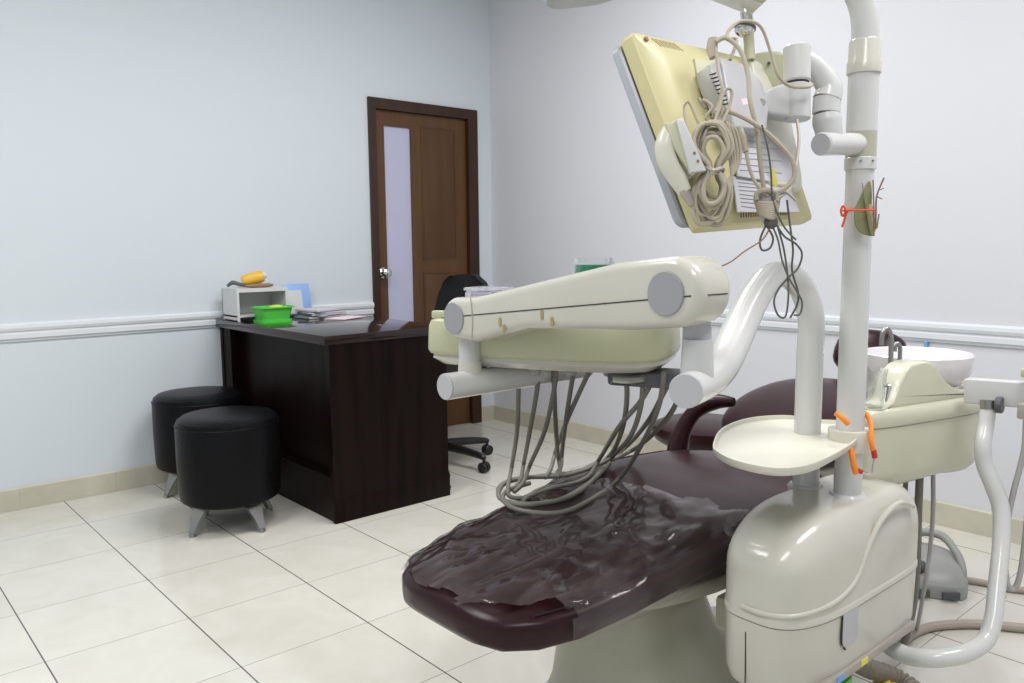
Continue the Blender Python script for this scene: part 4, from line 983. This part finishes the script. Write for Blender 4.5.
build('tube_socket', MB().cyl(at(989, 409, 1.87), at(989, 400, 1.87), .0185, n=24), M['steel'], aa)
q = at(999, 405, 1.85)
build('knob', MB().cyl(q-dx_*.006, q+dx_*.008, .019, n=20, bev=.002), M['greyd'], aa)
build('tube_seam', MB().cyl(at(996.5, 594, 1.785), at(996.3, 596, 1.785), .0183, n=24), M['greyd'], aa)
build('instrument_socket', MB().box(at(1028, 411, 1.80), (.035, .035, .035), None, .004), M['strip'], aa)
build('yellowed_cap', MB().box(at(1030, 373, 1.80), (.030, .030, .02), None, .004), M['green_ivory'], aa)
hs = thing('suction_hose', 'grey suction hose hanging in a loop at the right edge', 'hose', at(1015, 500, 1.85))
build('hose', MB().tube([at(*p) for p in [(1026, 415, 1.82), (1024, 450, 1.83), (1014, 490, 1.85), (1007, 525, 1.86), (1005, 560, 1.87), (1008, 585, 1.87), (1015, 588, 1.87), (1021, 570, 1.86), (1026, 530, 1.85), (1030, 480, 1.84), (1033, 420, 1.82)]], .0065, n=10), M['hosew'], hs)

# hoses under the cuspidor
def shose(pts, r, mt, label, name='hose'):
    return single(name, MB().tube(pts, r, n=10, sm=7), M[mt], label, 'hose')
shose([at(933, 468, 2.02), at(933, 510, 2.05), at(930, 550, 2.08), at(924, 590, 2.12), onz(917, 628, .03), onz(912, 637, .012), onz(905, 634, .03), at(903, 610, 2.1), at(904, 560, 2.05)], .0055, 'hosew', 'thin pale grey hose hanging from the spittoon and looping near the floor')
shose([at(920, 470, 2.0), at(918, 520, 2.02), at(917, 560, 2.05), at(914, 600, 2.08), at(905, 640, 2.1), onz(895, 655, .02)], .0095, 'hose', 'thick grey drain hose hanging straight down under the spittoon')
shose([at(906, 474, 2.0), at(905, 500, 2.05), at(904, 540, 2.1), onz(905, 590, .02)], .006, 'hose', 'short dark hose under the left end of the spittoon')
shose([onz(900, 645, .014), onz(912, 634, .014), onz(935, 626, .014), onz(975, 624, .014), onz(1024, 628, .014), onz(1080, 632, .014), onz(1150, 634, .014), V(XR-.015, -3.75, .014)], .0135, 'hosep', 'beige floor hose running right behind the bent tube')
shose([onz(966, 580, .012), onz(985, 583, .012), onz(1005, 588, .012), onz(1040, 592, .012), onz(1080, 596, .012), V(XR-.012, -3.50, .012)], .011, 'hosep', 'brown hose on the floor leading right from the foot switch')

# foot switch
fs_ = thing('foot_switch', 'grey foot pedal control with a loop handle on the tiled floor', 'foot pedal', onz(935, 590, 0))
pts = [onz(u, v, 0) for u, v in ((904, 594), (925, 598), (963, 601), (966, 588), (955, 572), (930, 562), (900, 560))]
cen = sum(pts, V(0, 0, 0))/len(pts)
def fr_(s, z): return [V(cen.x+(p.x-cen.x)*s, cen.y+(p.y-cen.y)*s, z) for p in [V(q[0], q[1], 0) for q in smoothpoly([(p.x, p.y) for p in pts], 4)]]
build('base', MB().rings([fr_(.97, 0), fr_(1.0, .004), fr_(1.0, .040), fr_(.96, .048)]), M['grey'], fs_, ang=40)
build('pedal_cover', MB().rings([fr_(.95, .048), fr_(.90, .060), fr_(.72, .085), fr_(.45, .10), fr_(.15, .105)]), M['grey'], fs_, ang=50)
for u in (920, 950):
    p = onz(u, 592 if u < 930 else 595, .024)
    build('side_pad', MB().box(p-V(FW.x, FW.y, 0)*.006, (.055, .01, .024), Matrix.Rotation(-YAW-.12, 3, 'Z'), .003), M['greyd'], fs_)
build('handle', MB().tube([onz(905, 536, .13), onz(920, 532, .14), onz(942, 536, .14), onz(956, 552, .11), onz(962, 566, .08), onz(963, 580, .04)], [.011, .014, .014, .013, .012, .013], n=12), M['grey'], fs_)
build('foot_button', MB().ellipsoid(onz(918, 566, .09), (.028, .028, .022)), M['greyd'], fs_)

# corrugated hose, teal bucket, yellow item below the unit
P = smooth_path([onz(846, 655, .20), onz(868, 668, .10), onz(900, 680, .05), onz(930, 705, .04), onz(960, 740, .04)], 24)
R_ = []
rib = MB(); x_ = None
L_ = [(.0205 if i % 4 < 2 else .0250) for i in range(len(P))]
T_ = MB(); T_.tube(P, L_, n=16, sm=0)
single('corrugated_hose', T_, M['hosed'], 'ribbed beige drain hose coming out under the ivory housing', 'hose')
bkc = onz(822, 700, .05)
bk = thing('waste_bucket', 'teal green plastic bucket below the ivory housing at the bottom edge', 'bucket', (bkc.x, bkc.y, 0))
bkc = onz(812, 668, .27); bkc.z = 0
bk.location = bkc
build('pail', MB().lathe([(0, 0), (.060, 0), (.072, .27), (.070, .27), (.058, .005), (0, .005)], bkc, n=32), M['teal'], bk)
build('rim', MB().lathe([(.070, .26), (.077, .26), (.077, .273), (.070, .273)], bkc, n=32), M['green'], bk)
yq = onz(885, 703, .0)
yb = thing('yellow_bottle', 'bright yellow plastic can on the floor under the ivory housing', 'can', (yq.x, yq.y, 0))
build('can', MB().lathe([(0, 0), (.030, 0), (.032, .004), (.032, .045), (.027, .054), (.010, .057), (0, .057)], (yq.x, yq.y, 0), n=28), M['yelbright'], yb)
build('cap', MB().cyl((yq.x, yq.y, .056), (yq.x, yq.y, .062), .010, n=16, bev=.002), M['yelbright'], yb)
